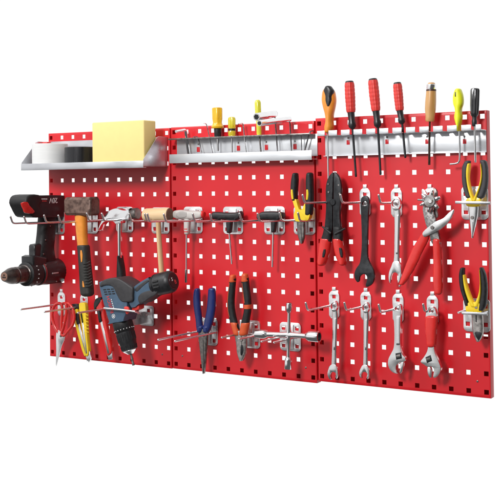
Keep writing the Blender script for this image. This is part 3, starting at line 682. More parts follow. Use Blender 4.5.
pivot(h, 60.8, 336, d + .005, .0032, DKSTEEL)

def knife(label, body, d, bm_, slider, channel, tip, ridges, hole, capx=None, t=.012, cat='utility knife', grp='snap-off knives'):
    c = P(body[0][0], body[0][1], d); h = thing('snap_off_knife', label, cat, c, grp)
    m = MB(); m.trace(body, d, t, (), .003, 2, 3); m.build('body', bm_, h)
    f = d + t / 2
    m = MB(); m.trace(channel, f, .0016, (), .0004, 1); m.build('blade_channel', SATIN, h)
    m = MB(); m.trace(slider, f + .0015, .005, (), .0012, 1); m.build('slider', BLACK, h)
    m = MB(); m.trace(tip, d, .0062, (), .0008, 1); m.build('metal_tip', SATIN, h)
    if capx: m = MB(); m.trace(capx, d, t + .001, (), .002, 2); m.build('end_cap', BLACK, h)
    if ridges:
        m = MB()
        for (x0, y0, x1, y1) in ridges: m.tube([P(x0, y0, f), P(x1, y1, f)], .0011, 6)
        m.build('grip_ridges', bm_, h)
    return h
knife('yellow snap-off knife with black slider, tilted behind its twin', [(72, 308.5), (79, 306.5), (80.5, 315), (84, 332), (88.6, 350), (88.4, 355), (85.4, 356.4), (82, 350), (76, 328), (72.4, 313)], .032, YELLOW,
  [(74.4, 314), (78.6, 312.6), (80.2, 323), (77, 324.6)], [(77.4, 324), (79.8, 323), (87, 353), (85.4, 354)], [(85, 353), (88.4, 352), (89.6, 360), (87.2, 361.4)], [(73, 312, 74.4, 311.6), (73.6, 316, 75, 315.6), (74.6, 320, 76, 319.6), (75.6, 324, 77, 323.6)], None, [(69.6, 304.6), (79.6, 304), (80.4, 308.4), (71, 310)])
knife('yellow ridged snap-off knife hanging straighter in front of its twin', [(79.2, 305), (81.4, 302.6), (86, 302.8), (88, 306), (88.6, 320), (89.6, 338), (91.0, 352), (89, 356), (86, 354), (83.2, 335), (80.4, 316)], .050, YELLOW,
  [(80.2, 314), (82.0, 313), (83.4, 322), (82, 323)], [(81.6, 322), (83.4, 322), (87.4, 353), (86, 354)], [(86, 352), (91, 351), (91.6, 359), (88.8, 362.5)], [(85, 311 + 3.4 * k, 88.2 + .1 * k, 312 + 3.4 * k) for k in range(7)], None)
knife('red snap-off knife with black end and slider beside the blue drill', [(97, 300), (103, 299), (105, 306), (107.6, 320), (111, 336), (114.0, 350), (112, 354), (107.4, 355), (103.4, 340), (99, 322), (96.4, 309)], .040, TOOLRED,
  [(97.0, 311), (100.2, 309.6), (102.2, 321), (99.0, 322.6)], [(100.2, 322), (102.4, 321), (109.6, 353), (107.6, 354)], [(107, 352), (113.4, 351), (113.2, 359), (108.6, 360)], None, None, [(94, 303.6), (96.6, 298.6), (102.6, 297), (103.4, 301), (97, 309.4), (94.4, 309)])

# ------------------------------------------------------------------ blue drill
d = .098
c = P(122, 300, d); h = thing('cordless_drill', 'slate blue cordless drill with red trigger hanging chuck down', 'drill', c)
BT = .050
m = MB(); m.trace([(101.2, 285), (104, 281.5), (112, 279.6), (120, 281), (128, 287), (134.6, 292), (137.6, 299), (137.4, 308), (135, 315), (131.6, 319.6), (122, 321.4), (113.2, 323), (110.4, 319), (107, 308), (104, 297)], d, BT, (), .012, 3, 4); m.build('motor_housing', NAVY, h)
m = MB(); m.trace([(100.8, 284.6), (103.6, 280.6), (109, 278.4), (117, 277.6), (124, 280.6), (130, 284.8), (133.8, 287.8), (133.8, 295), (133, 301.2), (124.6, 302), (120.6, 299.6), (117, 293), (113.6, 286.6), (107, 285.4), (102, 287)], d, BT + .006, (), .010, 3, 4, face=True); m.build('rubber_cover', GREYRUB, h)
# grip and battery along a slanting axis
def slant(name, m_, pts, e=1.0, fl=.85, parent=h, dd=d):
    m = MB(); q = [(*P(x, y, dd), r) for x, y, r in pts]
    m.tube([p[:3] for p in q], [p[3] for p in q], 24, fl, False, 4); return m.build(name, m_, parent)
m = MB(); m.trace([(129.5, 297), (135, 288.5), (141, 283.4), (150, 278), (155, 276.8), (158.6, 283), (160.4, 292.6), (154, 296.8), (145.4, 303), (141, 306), (134, 306)], d, .040, (), .012, 3, 4); m.build('grip', NAVY, h)
m = MB(); m.trace([(139, 297), (143, 292.6), (150, 290.4), (155.4, 290), (158.6, 291), (156.4, 294.8), (150.6, 298.0), (143.6, 303), (140, 302.6)], d, .0425, (), .008, 3, 3, face=True); m.build('grip_pad', GREYRUB, h)
m = MB(); m.trace([(135.5, 289), (141, 284.0), (148, 279.6), (150.6, 280.6), (144, 286), (138, 291.6)], d, .0415, (), .006, 3, 3, face=True); m.build('grip_pad', GREYRUB, h)
q0, q1 = P(154.6, 285.4, d), P(173.6, 281.0, d)
q1.y = q0.y = -d
m = MB(); m.lathe(q0, q1, [(0, .0225), (.10, .0258), (.16, .0262), (.17, .0250), (.22, .0250), (.23, .0264), (.80, .0266), (.90, .0252), (.97, .0222), (1, .0205)], 40); m.build('battery', BLACK, h)
nn = (q1 - q0).normalized(); sd = Vector((0, 0, 1)); sd = (sd - nn * sd.dot(nn)).normalized(); fy = Vector((0, -1, 0))
for k in (-1, 0, 1):
    c0 = q0 + nn * .021 + fy * .0245 + sd * (.007 * k); m = MB(); m.tube([c0 - nn * .006, c0 + nn * .010], .0030, 8); m.build('battery_rib', RUBBER, h)
m = MB(); m.lathe(q1 - nn * .0004, q1 + nn * .0008, [(0, .0165), (1, .0160)], 32); m.build('battery_label', GUN, h)
e1 = q1 + nn * .0011
text_obj('B', .014, REDPRINT, h, e1 + Vector((0, .0055, 0)) - sd * .003, (0, 1, 0), sd)
text_obj('5', .012, WHITE, h, e1 + Vector((0, -.006, 0)) + sd * .004, (0, 1, 0), sd)
m = MB(); m.trace([(132.6, 309), (134, 306.6), (139, 304.6), (143, 304.8), (143.4, 307.6), (139, 310), (134.6, 310.4)], d + .004, .022, (), .004, 3, 3); m.build('trigger', HANDRED, h)
m = MB(); m.trace([(124, 307.2), (128.6, 306.8), (130, 310.6), (128.2, 313.8), (126, 313.4)], d + .0255, .005, (), .0015, 3, 2); m.build('direction_switch', HANDRED, h)
a0, a1 = P(121.4, 318.4, d), P(130.4, 352.0, d)
m = MB(); m.lathe(a0, a1, [(0, 0.0181), (.03, 0.0228), (.12, 0.0245), (.37, 0.0245), (.40, 0.0224)], 40); m.build('torque_collar', RUBBER, h)
m = MB(); m.lathe(a0, a1, [(.39, 0.0211), (.41, 0.0228), (.68, 0.0219), (.78, 0.0202), (.93, 0.0189), (.95, 0.0163)], 40)
m.build('chuck_sleeve', BLACK, h)
ax = (a1 - a0).normalized(); u0 = Vector((0, -1, 0)); u0 = (u0 - ax * u0.dot(ax)).normalized(); v0 = ax.cross(u0)
m = MB()
for k in range(24):
    a = 2 * math.pi * k / 24; dr_ = u0 * math.cos(a) + v0 * math.sin(a); L_ = (a1 - a0).length
    m.tube([a0 + ax * L_ * .44 + dr_ * 0.0224, a0 + ax * L_ * .66 + dr_ * 0.0218], .0012, 6); m.tube([a0 + ax * L_ * .80 + dr_ * 0.0199, a0 + ax * L_ * .92 + dr_ * 0.0188], .0010, 6)
m.build('chuck_ribs', BLACK, h)
m = MB()
for k in range(20):
    a = 2 * math.pi * k / 20; dr_ = u0 * math.cos(a) + v0 * math.sin(a); m.ball(a0 + ax * (a1 - a0).length * .33 + dr_ * 0.0245, .0013)
m.build('torque_marks', WHITE, h)
m = MB(); m.lathe(a0, a1, [(.94, 0.0163), (.96, 0.0168), (1.03, 0.0095), (1.06, 0.0069)], 32); m.build('chuck_nose', CHROME, h)
m = MB(); m.tube([a1 + ax * .003, P(133.6, 365.5, d)], .0030, 8); m.build('bit', DKSTEEL, h)
f_ = d + BT / 2 + .0004
xd = (P(113.2, 311, f_) - P(108.4, 293, f_)).normalized(); up = Vector((-xd.z, 0, xd.x)); up = up if up.x > 0 else -up
text_obj('BOSCH', .0132, REDPRINT, h, P(110.2, 304.6, f_), -xd, -up, extr=.0004)
m = MB()
for k in range(6):
    t = k / 5; m.tube([P(111.0 + 4.4 * t * .62 + .2, 299 + 9.5 * t, f_), P(111.4 + 4.4 * t * .62 + .2, 300.2 + 9.5 * t, f_)], .0011, 6)
m.build('small_print', WHITE, h)
q = P(113.6, 316.2, f_); m = MB(); m.slab([q + Vector((.0052 * math.cos(t), 0, .0052 * math.sin(t))) for t in [2 * math.pi * k / 24 for k in range(24)]], .0006, [[q + Vector((.0042 * math.cos(t), 0, .0042 * math.sin(t))) for t in [2 * math.pi * k / 24 for k in range(24)]]]); 
m.box(q.x - .0022, q.x - .0008, q.y - .0006, q.y, q.z - .003, q.z + .003); m.box(q.x + .0008, q.x + .0022, q.y - .0006, q.y, q.z - .003, q.z + .003); m.box(q.x - .0008, q.x + .0008, q.y - .0006, q.y, q.z - .0007, q.z + .0007); m.build('emblem', WHITE, h)
m = MB()
for r_ in range(3):
    for k in range(3):
        x, y = 103.2 + k * 3.8 + r_ * .7, 289.2 + r_ * 2.3 - k * .3; m.trace([(x, y), (x + 2.9, y - .2), (x + 3.2, y + 1.0), (x + .3, y + 1.2)], d + BT / 2 - .0002, .001, (), 0, 1)
m.build('vents', GUN, h)

# ------------------------------------------------------------------ cross wrench
d = .052
c = P(289, 334.5, d); h = thing('cross_wrench', 'chrome four-way cross wrench lying across its hook', 'wrench', c)
A, B = P(257, 334, d), P(319, 336.6, d)
m = MB(); m.tube([P(263, 334.1, d), P(281, 334.6, d), P(289, 334.8, d), P(309, 336.2, d)], [.0062, .0058, .0066, .0052], 16, 1, False, 3); m.build('cross_arm', CHROME, h)
m = MB(); m.tube([P(289.2, 309, d), P(288.9, 326, d), P(288.8, 335, d), P(288.5, 345, d), P(288.2, 362, d)], [.0040, .0040, .0062, .0042, .0040], 16, 1, False, 3); m.build('cross_arm', CHROME, h)
def socket(p, q, r):
    m = MB(); m.lathe(p, q, [(0, r * .55), (.12, r * .8), (.3, r), (.96, r), (1, r * .94), (1, r * .72), (.6, r * .70), (.58, .0005)], 28); m.build('socket', CHROME, h)
socket(P(268, 334.3, d), P(256.2, 334, d), .0106); socket(P(306, 336, d), P(319.4, 336.8, d), .0125)
socket(P(289.1, 313, d), P(289.3, 303, d), .0072); socket(P(288.3, 357, d), P(288.1, 369, d), .0084)
q = P(319.4, 336.8, d); m = MB(); m.lathe(q - Vector((.0045, 0, 0)), q - Vector((.004, 0, 0)), [(0, .0090), (1, .0090)], 6); m.build('socket_bore', GUN, h)

# ------------------------------------------------------------------ spanners
def spanner(name, label, d, outline, m_, t=.006, holes=(), web=None, grp=None, cat='spanner', at=None):
    c = P(*(at or outline[0]), d); h = thing(name, label, cat, c, grp)
    m = MB(); m.trace(outline, d, t, holes, .0012, 3, 2); m.build('body', m_, h)
    return h
d = .036
spanner('open_spanner', 'large black open-ended spanner', d, [(360.6, 203), (361.6, 198), (365.6, 195.6), (369.2, 198), (370, 203.5), (369.2, 214), (368.6, 230), (368.4, 246), (368.6, 257), (371.2, 264), (374.4, 270), (375.2, 277), (373, 283.4), (368.4, 286.6), (365.8, 285.6), (366.8, 281), (367.2, 277), (365.6, 274.4), (363, 274.2), (360.6, 276.6), (360, 280.6), (357.8, 282.2), (355.2, 279), (354.4, 274), (356.2, 268.6), (359.6, 263.6), (361, 256), (361.8, 244), (361.6, 228), (361, 213)], GUN, .007, [circ(365.3, 203.6, 2.0, 2.4)])
def combi(name, label, rc, rr, shaft, jaw, d, grp=None, m_=SATIN):
    c = P(*rc, d); h = thing(name, label, 'spanner', c, grp)
    m = MB()
    A, B = crom(circ(*rc, *rr, n=24), 1, True), circ(rc[0], rc[1], rr[0] * .62, rr[1] * .62, 24)
    m.trace(A, d, .009, [B], .0014, 1, 2); m.build('ring', m_, h)
    m = MB(); m.loft(shaft, d, .0065, 3, cap=0); m.build('shaft', m_, h)
    m = MB(); m.trace(jaw, d, .0068, (), .0012, 3, 2); m.build('open_jaw', m_, h)
    s2 = [(y, xl + (xr - xl) * .3, xl + (xr - xl) * .7) for y, xl, xr in shaft[1:-1]]
    m = MB(); m.loft(s2, d + .003, .0012, 2.4); m.build('fluted_panel', CHROME, h)
    return h
combi('combination_spanner', 'long satin combination spanner beside the leather punch', (396.4, 203.6), (5.3, 7.0), [(209.6, 393.4, 400), (215, 394.2, 400.6), (225, 394.6, 400.2), (240, 394.4, 399.8), (254, 394.2, 399.6), (264, 393.4, 399.8)],
  [(393.8, 261.5), (399.6, 261.5), (401.6, 267), (402.2, 273), (401, 279.6), (398.6, 283), (397.8, 280.4), (398.4, 276), (396.6, 272.6), (393.6, 272.8), (391.8, 276.4), (391.6, 281), (390.2, 283.4), (388.8, 279), (389.2, 272.4), (391.4, 266.6)], .034)
combi('combination_spanner', 'thin combination spanner nearest the cross wrench', (334.6, 306.0), (4.0, 5.6), [(310.6, 332.2, 337.4), (318, 332.4, 337.8), (330, 332.6, 337.2), (350, 332.2, 336.6), (367, 331.4, 336.4)],
  [(331.4, 364.6), (336.4, 364.6), (338.6, 369.6), (339, 374.4), (337.4, 378.4), (335.8, 377.6), (336, 374), (334.2, 371.8), (332, 372.4), (331.4, 375.6), (332.2, 379), (329.6, 379), (327.6, 374.6), (328.6, 369)], .034, 'thin combination spanners')
combi('combination_spanner', 'thin combination spanner between its twin and the adjustable wrench', (366.2, 307.4), (4.0, 5.6), [(312, 363.6, 368.8), (319, 363.6, 369), (332, 363.6, 368.4), (350, 363.6, 368), (367, 363.2, 367.8)],
  [(363.2, 365), (367.8, 365), (370, 369.6), (370.4, 374.6), (368.4, 378.8), (366.8, 377.6), (367.4, 374), (365.6, 371.8), (363.2, 372.2), (362.4, 375), (362.4, 378), (360, 376.6), (359.4, 372.4), (361, 368)], .034, 'thin combination spanners')

def adjw(label, body, hole, d, knurl, jaw, ridge, extra=None):
    c = P(*hole, d); h = thing('adjustable_wrench', label, 'wrench', c, 'adjustable wrenches')
    m = MB(); m.trace(body, d, .010, [circ(*hole, 1.7, 2.1)], .0018, 3, 3); m.build('body', SATIN, h)
    m = MB(); m.trace(jaw, d + .0005, .0085, (), .0012, 2, 2); m.build('movable_jaw', SATIN, h)
    m = MB(); m.trace(knurl, d + .0045, .0016, (), .0003, 1); m.build('worm_slot', GUN, h)
    cx = sum(p[0] for p in knurl) / 4; cy = sum(p[1] for p in knurl) / 4
    a, b = P(cx - 1.9, cy + .5, d + .004), P(cx + 1.9, cy - .5, d + .004)
    m = MB(); prof = []
    for k in range(11): prof.append((k / 10, .0042 if k % 2 else .0034))
    m.lathe(a, b, prof, 16); m.build('worm_screw', JAW, h)
    if ridge:
        m = MB(); m.loft(ridge, d + .0046, .0016, 2.4); m.build('handle_panel', CHROME, h)
    return h
adjw('plain chrome adjustable wrench', [(393.6, 308), (395, 304.6), (398.4, 303.4), (401.8, 305), (402.6, 309), (402, 318), (401.6, 334), (402, 347), (403.8, 354), (406.8, 357.6), (405.6, 361), (402.6, 361.6), (399.6, 362.6), (397.6, 365.4), (397.4, 370), (398.4, 373), (394.4, 372.6), (390.4, 369.6), (388.2, 364.6), (388.8, 358.6), (391.6, 353), (394, 347), (394.6, 334), (394, 318)], (398.2, 308.2), .034,
  [(395.4, 353.4), (401.4, 352.2), (402.2, 358.4), (396.2, 359.8)], [(400.2, 362.8), (404.8, 361), (404.6, 366), (403.6, 371), (401, 373.4), (399.6, 371.6), (400.6, 367)], [(316, 396.2, 400), (332, 396.4, 399.8), (345, 396.2, 400.2)])
h = adjw('chrome adjustable wrench with a red sleeve on its handle', [(426.4, 312), (428.6, 307.6), (432.6, 306), (436.4, 309), (437.8, 315), (437, 330), (435.4, 343), (436.2, 352), (439.6, 360), (442.2, 367.6), (440.4, 373.4), (436.6, 377), (433.4, 376.8), (434, 372), (433.8, 368.2), (431.4, 366.2), (427.6, 366.4), (424, 364), (420.8, 361.6), (424, 357.2), (427.4, 351), (428.2, 343), (426.6, 330), (425.8, 318)], (432.2, 310.8), .034,
  [(425.4, 357.4), (430.8, 354.8), (432.4, 360.8), (427, 363.2)], [(427.6, 367), (431.2, 367.2), (432.6, 370), (432.4, 377), (429.6, 377), (427.6, 373)], None)
m = MB(); m.loft([(317, 425.6, 438), (324, 425.2, 437.6), (333, 425.8, 436.8), (345.5, 427.2, 435.8)], .034, .0165, 2.8); m.build('grip_sleeve', TOOLRED, h)

# ------------------------------------------------------------------ hex key rack, middle panel
DR = .030
xl, xr = P(177, 148, .002).x, P(317.4, 146, .002).x
z0, z1 = .5 * (P(177, 157.8, .002).z + P(317, 153.5, .002).z), .5 * (P(177, 139, .002).z + P(317, 134, .002).z)
xa, xb = P(169.2, 157, DR).x, P(311.6, 155, DR).x
zl0, zl1 = .5 * (P(169, 163.6, DR).z + P(311, 159.6, DR).z), .5 * (P(169, 153.2, DR).z + P(311, 151.6, DR).z)
rk = thing('key_rack', 'zinc rack with a front lip holding hex keys and yellow drivers', 'tool rack', ((xl + xr) / 2, 0, zl0))
RACKM = mat('bright zinc sheet', (.74, .755, .78), .6, .33, .04, 30, .02, 150, stretch=(.3, 1, 1))
m = MB(); m.box(xl, xr, -.0024, -.0008, zl1 - .012, z1, .0004); m.build('back_panel', RACKM, rk)
m = MB(); m.box(xa, xb, -DR, -DR + .0014, zl0, zl1, .0005); m.box(xa, xb, -DR + .0016, -.0026, zl0 + .0016, zl0 + .003); m.build('front_lip', RACKM, rk)
zc1 = .5 * (P(168, 138.6, DR).z + P(315, 134.2, DR).z)
m = MB(); m.box(xa - .002, xr - .004, -DR, -.0026, zc1 - .0008, zc1 + .0008, .0003); m.build('comb_shelf', SHELF, rk)
m = MB(); m.box(xa - .002, xr - .004, -DR - .0014, -DR - .0002, zc1 - .0022, zc1 + .0016, .0003); m.build('comb_edge', DKSTEEL, rk)
for x, y in ((198.4, 149.5), (238.5, 148.2), (266.5, 147.4), (295, 146.6)):
    q = P(x, y, .0024)
    m = MB(); m.box(q.x - .0045, q.x + .0045, q.y - .0006, q.y, q.z - .006, q.z + .006, .0002); m.build('slot', RED, rk)
    m = MB(); m.lathe(q + Vector((0, 0, .0125)), q + Vector((0, -.0012, .0125)), [(0, .0022), (1, .0018)], 12); m.build('screw', DKSTEEL, rk)

def hexkey(label, pts, r, d, m_=CHROME):
    c = P(*pts[1], d)
    m = MB(); p = [P(x, y, d) for x, y in pts]; p[0] = Q(*pts[0], p[1].x)     # the short arm sticks straight out
    # round the bend
    q = [p[0]]
    for i in range(1, len(p) - 1):
        a = (p[i - 1] - p[i]).normalized(); b = (p[i + 1] - p[i]).normalized(); k = min(.006, (p[i - 1] - p[i]).length * .45)
        q += [p[i] + a * k, p[i] + (a + b) * k * .3, p[i] + b * k]
    q.append(p[-1]); q = [v - Vector(c) for v in q]
    m.tube(q, r, 6); o = m.build('hex_key', m_, None, 25); o.location = c
    tag(o, label, 'hex key', 'hex keys in the rack'); return o
dk = .016
HKD = mat('dark hex key steel', (.3, .3, .31), .9, .3, .1, 90)
hexkey('thickest bright hex key standing at the end of the rack by the shelf', [(176, 131.4), (185.6, 129.8), (189.2, 157.5)], .0036, dk)
hexkey('tall thin hex key leaning between the thickest key and the amber screwdriver', [(203.5, 123.4), (206.4, 123.2), (214.0, 157)], .0012, dk)
hexkey('short dark hex key beside the thickest one with its bend just above the rack', [(193.5, 137.0), (197.8, 136.4), (203.2, 157)], .0014, dk, HKD)
hexkey('thin hex key next to the clear yellow screwdriver', [(238.4, 124.0), (243, 122.6), (246.4, 154.5)], .0014, dk)
hexkey('straight dark hex key second from the screwdriver rail', [(297.6, 135.6), (301.2, 134.2), (301.6, 152.4)], .0013, dk, HKD)
hexkey('hex key leaning the opposite way at the rack end by the screwdriver rail', [(313.8, 130.6), (309.9, 131.4), (304.2, 152.4)], .0018, dk, HKD)

# ------------------------------------------------------------------ drivers standing in the racks
def fluted(m, p0, p1, prof, flutes=8, depth=.1, n=48):
    ax = Vector(p1) - Vector(p0); L = ax.length; ax.normalize(); u = Vector((1, 0, 0)); u = (u - ax * u.dot(ax)).normalized(); v = ax.cross(u); R = []
    for t, r, k in prof:
        R.append([Vector(p0) + ax * (t * L) + (u * math.cos(a) + v * math.sin(a)) * (r * (1 - depth * k * (.5 - .5 * math.cos(flutes * a)))) for a in [2 * math.pi * j / n for j in range(n)]])
    m.rings(R)
d = .017
w = (P(222, 115, d) - P(212, 115, d)).length / 2 * .95
h = thing('screwdriver', 'fat amber handled screwdriver standing in the hex key rack', 'screwdriver', P(217.4, 137, d), 'drivers in the hex key rack')
m = MB(); fluted(m, P(217.2, 107.6, d), P(217.6, 128.4, d), [(0, w * .7, 0), (.02, w * .92, .4), (.06, w, 1), (.55, w * .97, 1), (.72, w * .86, .8), (.84, w * .95, .1), (.92, w * 1.12, 0), (1, w * .98, 0)], 6, .16); m.build('handle', AMBER, h)
m = MB(); m.lathe(P(217.6, 127.6, d), P(217.8, 137.4, d), [(0, w * .62), (.1, w * .66), (.9, w * .6), (1, w * .5)], 24); m.build('collar', RUBBER, h)
m = MB(); m.tube([P(217.8, 137, d), P(218.0, 151, d)], .0028, 10); m.build('shaft', CHROME, h)
h = thing('screwdriver', 'small clear yellow screwdriver with a dark band standing in the hex key rack', 'screwdriver', P(232, 137, d), 'drivers in the hex key rack')
w = (P(236, 125, d) - P(228.2, 125, d)).length / 2 * .86
m = MB(); fluted(m, P(231.8, 117.0, d), P(232.0, 136.6, d), [(0, w * .6, 0), (.04, w * .88, .4), (.12, w, 1), (.5, w * .98, 1), (.58, w * .86, 0), (.68, w * .84, 0), (.76, w * .98, .5), (.94, w * .95, .5), (1, w * .7, 0)], 8, .12); m.build('handle', CLEARY, h)
m = MB(); m.lathe(P(231.9, 128.6, d), P(231.9, 130.8, d), [(0, w * .9), (.5, w * .92), (1, w * .9)], 24); m.build('band', GUN, h)
m = MB(); m.tube([P(232, 136, d), P(232.2, 153, d)], .0018, 10); m.build('shaft', CHROME, h)
h = thing('nut_driver', 'tall slim yellow nut driver standing behind the bright socket bars', 'nut driver', P(259, 136, d), 'drivers in the hex key rack')
w = (P(261.2, 108, d) - P(254.4, 108, d)).length / 2 * .86
m = MB(); fluted(m, P(257.6, 100.0, d), P(259.2, 135.0, d), [(0, w * .5, 0), (.03, w * .82, .3), (.08, w, .8), (.4, w * .98, 1), (.5, w * .72, .2), (.56, w * .7, 0), (.7, w * .74, 0), (.97, w * .74, 0), (1, w * .6, 0)], 6, .12); m.build('handle', mat('lemon plastic', (.80, .76, .06), 0, .28, .04, 60, coat=.4, trans=.1), h)
m = MB(); m.tube([P(259.2, 134, d), P(261, 153, d)], .0019, 10); m.build('shaft', DKSTEEL, h)
def sbar(label, a, b, r, leg, lr):
    # an angled socket key: the bright socket end sticks straight out, the shaft stands in the rack
    X = P(*b, .014).x; p, q = Q(*a, X), P(*b, .014); q = Vector((X, q.y, q.z)); z = (p.z + q.z) / 2
    h = thing('socket_key', label, 'socket wrench', Vector((X, q.y, P(*leg, .016).z)), 'angled socket keys in the rack')
    p = Vector((X, p.y, p.z))
    m = MB(); m.lathe(p, q, [(0, r * .70), (0, r * .94), (.02, r), (.9, r * .95), (.97, r * .86), (1, r * .6)], 28); m.build('socket', CHROME, h)
    ax = (q - p).normalized(); m = MB(); m.lathe(p - ax * .0007, p + ax * .001, [(0, r * .72), (1, r * .72)], 6); m.build('bore', GUN, h)
    e = P(*leg, .016); m = MB(); m.tube([q - ax * .008, Vector((X, q.y - .002, q.z - .010)), e], lr, 8); m.build('shaft', HKD, h)
    return h
h = sbar('short thick bright socket key whose mouth covers the yellow nut driver', (256.4, 117.0), (275.6, 113.8), .0088, (277.6, 153.4), .0017)
h = sbar('longer thin bright socket key lying just above the rack', (259.4, 123.2), (290.4, 119.0), .0066, (291.6, 152.6), .0017)

# ------------------------------------------------------------------ screwdriver rail, third panel
d0 = .0024; DT = .033
xl = P(325.2, 145, d0).x; xr = PX[2] + HW - .001
zt_ = .5 * (P(326, 133.4, d0).z + P(489, 128.2, d0).z); zb_ = .5 * (P(326, 154, d0).z + P(489, 157.6, d0).z)
zb2 = P(400, 154.6, d0).z; zt2 = P(400, 131.6, d0).z
rl = thing('screwdriver_rail', 'zinc rail with white-edged notches holding seven screwdrivers and chisels', 'tool rack', ((xl + xr) / 2, 0, zb2))
zz0 = P(400, 133.0, DT).z
m = MB(); m.box(xl, xr, -.0024, -.0008, zb2, zz0 + .0012, .0004); m.build('back_panel', RACKM, rl)
m = MB(); m.box(xl, xr, -.012, -.0026, zb2, zb2 + .0014, .0003); m.build('bottom_flange', RACKM, rl)
# notched top shelf: tabs between the slots
pit = .03055; gap = .0095
edges = []
x = P(328.6, 130, DT).x - pit
k = 0
while x < P(486, 130, DT).x - .01:
    a, b = max(x, xl - .004), x + pit - gap
    zt = P(400, 127.6, DT).z; zz = P(400, 133.0, DT).z
    b = min(b, xr)
    m = MB(); m.box(a, b, -DT, -.013, zz, zz + .0014); m.box(a, b, -DT - .0014, -DT, zz, zt, .0005); m.build('tab', RACKM, rl)
    x += pit
m = MB(); m.box(xl - .004, xr, -.0125, -.0026, zz, zz + .0014); m.build('shelf_strip', RACKM, rl)
for x, y in ((348.2, 141.5), (387, 140.8), (427, 140.6), (464.6, 140.4)):
    q = P(x, y, .0024)
    m = MB(); m.box(q.x - .0038, q.x + .0038, q.y - .0006, q.y, q.z - .007, q.z + .003, .0002); m.build('slot', RED, rl)
    m = MB(); m.lathe(q + Vector((0, 0, .008)), q + Vector((0, -.0012, .008)), [(0, .0024), (1, .002)], 12); m.build('screw', DKSTEEL, rl)

d = .0225
def wpx(x, y, hw): q = P(x, y, d); return (P(x + hw, y, d) - P(x - hw, y, d)).length / 2 / math.sqrt(1 + tilt(q) ** 2)
# orange
h = thing('wood_chisel', 'orange and black handled tool with a long grey blade in the screwdriver rail', 'chisel', P(327, 134, d))
m = MB(); m.loft([(88.5, 325.2, 332.6), (92, 322.8, 335.0), (100, 322.0, 336.2), (107, 323.2, 335.4), (114, 325.2, 333.8), (121, 326.0, 333.2), (127, 324.8, 333.6), (131.6, 325.0, 332.2)], d, .026, 2.3); m.build('handle', ORANGE, h)
m = MB(); m.loft([(87.6, 325.2, 332.2), (91, 323.8, 334.2), (96, 325.4, 333.0), (101, 325.6, 333), (106, 327.4, 331.4)], d + .006, .018, 2.3); m.build('inlay', BLACK, h)
m = MB(); m.tube([P(327.4, 132, d), P(329.0, 206.5, d)], .0021, 10); m.build('shaft', ROD, h)
def rdriver(label, top, bot, fer, end, hw0, hw1, g='red handled screwdrivers', tip=True):
    h = thing('screwdriver', label, 'screwdriver', P(*fer, d), g)
    a, b = P(*top, d), P(*bot, d); f = P(*fer, d)
    r0, r1 = wpx(*top, hw0), wpx(*bot, hw1)
    m = MB(); prof = [(0, r0 * .88, .3), (.03, r0 * .97, .6)]
    for j in range(29):
        t = .05 + .9 * j / 28; R_ = (r0 * (1.0 + .05 * math.sin(min(1, t / .5) * 1.57))) * (1 - max(0, t - .5) * 2) + r1 * 1.04 * max(0, t - .5) * 2
        prof.append((t, R_ * (1 if j % 4 else .955), 1))
    fluted(m, a, b, prof + [(.975, r1, .5), (1, r1 * .88, 0)], 12, .07, 72); m.build('handle', HANDRED, h)
    ax = (b - a).normalized()
    m = MB(); m.lathe(a - ax * .0035, a + ax * .002, [(0, r0 * .7), (.3, r0 * .86), (1, r0 * .9)], 28); m.build('end_cap', BLACK, h)
    m = MB(); m.lathe(b - ax * .001, f, [(0, r1 * .82), (.15, r1 * .78), (.55, r1 * .72), (.66, r1 * .86), (.86, r1 * .84), (.95, r1 * .6), (1, r1 * .45)], 24); m.build('ferrule', BLACK, h)
    e = P(*end, d); m = MB(); m.tube([f - ax * .002, f + (e - f) * .93, f + (e - f) * .965, e], [.0027, .0024, .0026, .0018], 10); m.build('shaft', GUN, h)
rdriver('red handled screwdriver beside the orange handled tool', (349.4, 82.6), (351.0, 112.4), (352.6, 129), (356.0, 177), 4.9, 4.5)
rdriver('tallest red handled screwdriver between the other two red ones', (372.9, 80.2), (376.0, 111), (378.0, 127.6), (380.6, 175), 5.0, 4.4)
rdriver('shortest red handled screwdriver beside the wooden handled chisel', (397.4, 84.0), (399.8, 110.6), (402.2, 124), (405.4, 158), 4.5, 4.1)
h = thing('wood_chisel', 'wooden handled chisel with a bright top ring in the screwdriver rail', 'chisel', P(430, 124, d))
a, b = P(431.2, 91, d), P(429.8, 121.6, d); r = wpx(431, 105, 5.6)
m = MB(); m.lathe(a, b, [(0, r * .9), (.1, r * .93), (.35, r), (.6, r), (.85, r * .82), (.95, r * .84), (1, r * .7)], 32); m.build('handle', VARN, h)
m = MB(); m.lathe(P(431.4, 84.2, d), P(431.2, 89.6, d), [(0, r * .78), (.1, r * .88), (.8, r * .9), (1, r * .86)], 32); m.build('top_ring', CHROME, h)
m = MB(); m.lathe(P(431.4, 82.6, d), P(431.4, 84.6, d), [(0, r * .5), (.4, r * .66), (1, r * .74)], 28); m.build('head', VARN, h)
m = MB(); m.lathe(P(431.2, 89.4, d), P(431.2, 91.2, d), [(0, r * .9), (1, r * .92)], 28); m.build('ring_band', mat('dark brown band', (.07, .03, .02), 0, .4), h)
m = MB(); m.tube([P(429.8, 121, d), P(429.4, 140, d), P(429.2, 165, d)], [.0022, .0024, .0028], 4); m.build('blade', mat('browned steel', (.13, .09, .07), .8, .4, .3, 200), h)
h = thing('hook_tool', 'fluorescent yellow handled hook pick with an L-shaped bright end', 'pick', P(459, 127, d))
m = MB(); m.loft([(90, 455.2, 461.6), (94, 453.6, 463.0), (99, 453.0, 463.8), (104, 453.4, 463.6), (108, 454.8, 462.2), (112, 455.2, 462.0), (117, 454.4, 462.6), (122, 455.4, 461.6), (127, 457, 460.6), (131, 457.4, 460.2)], d, .022, 2.3); m.build('handle', LIME, h)
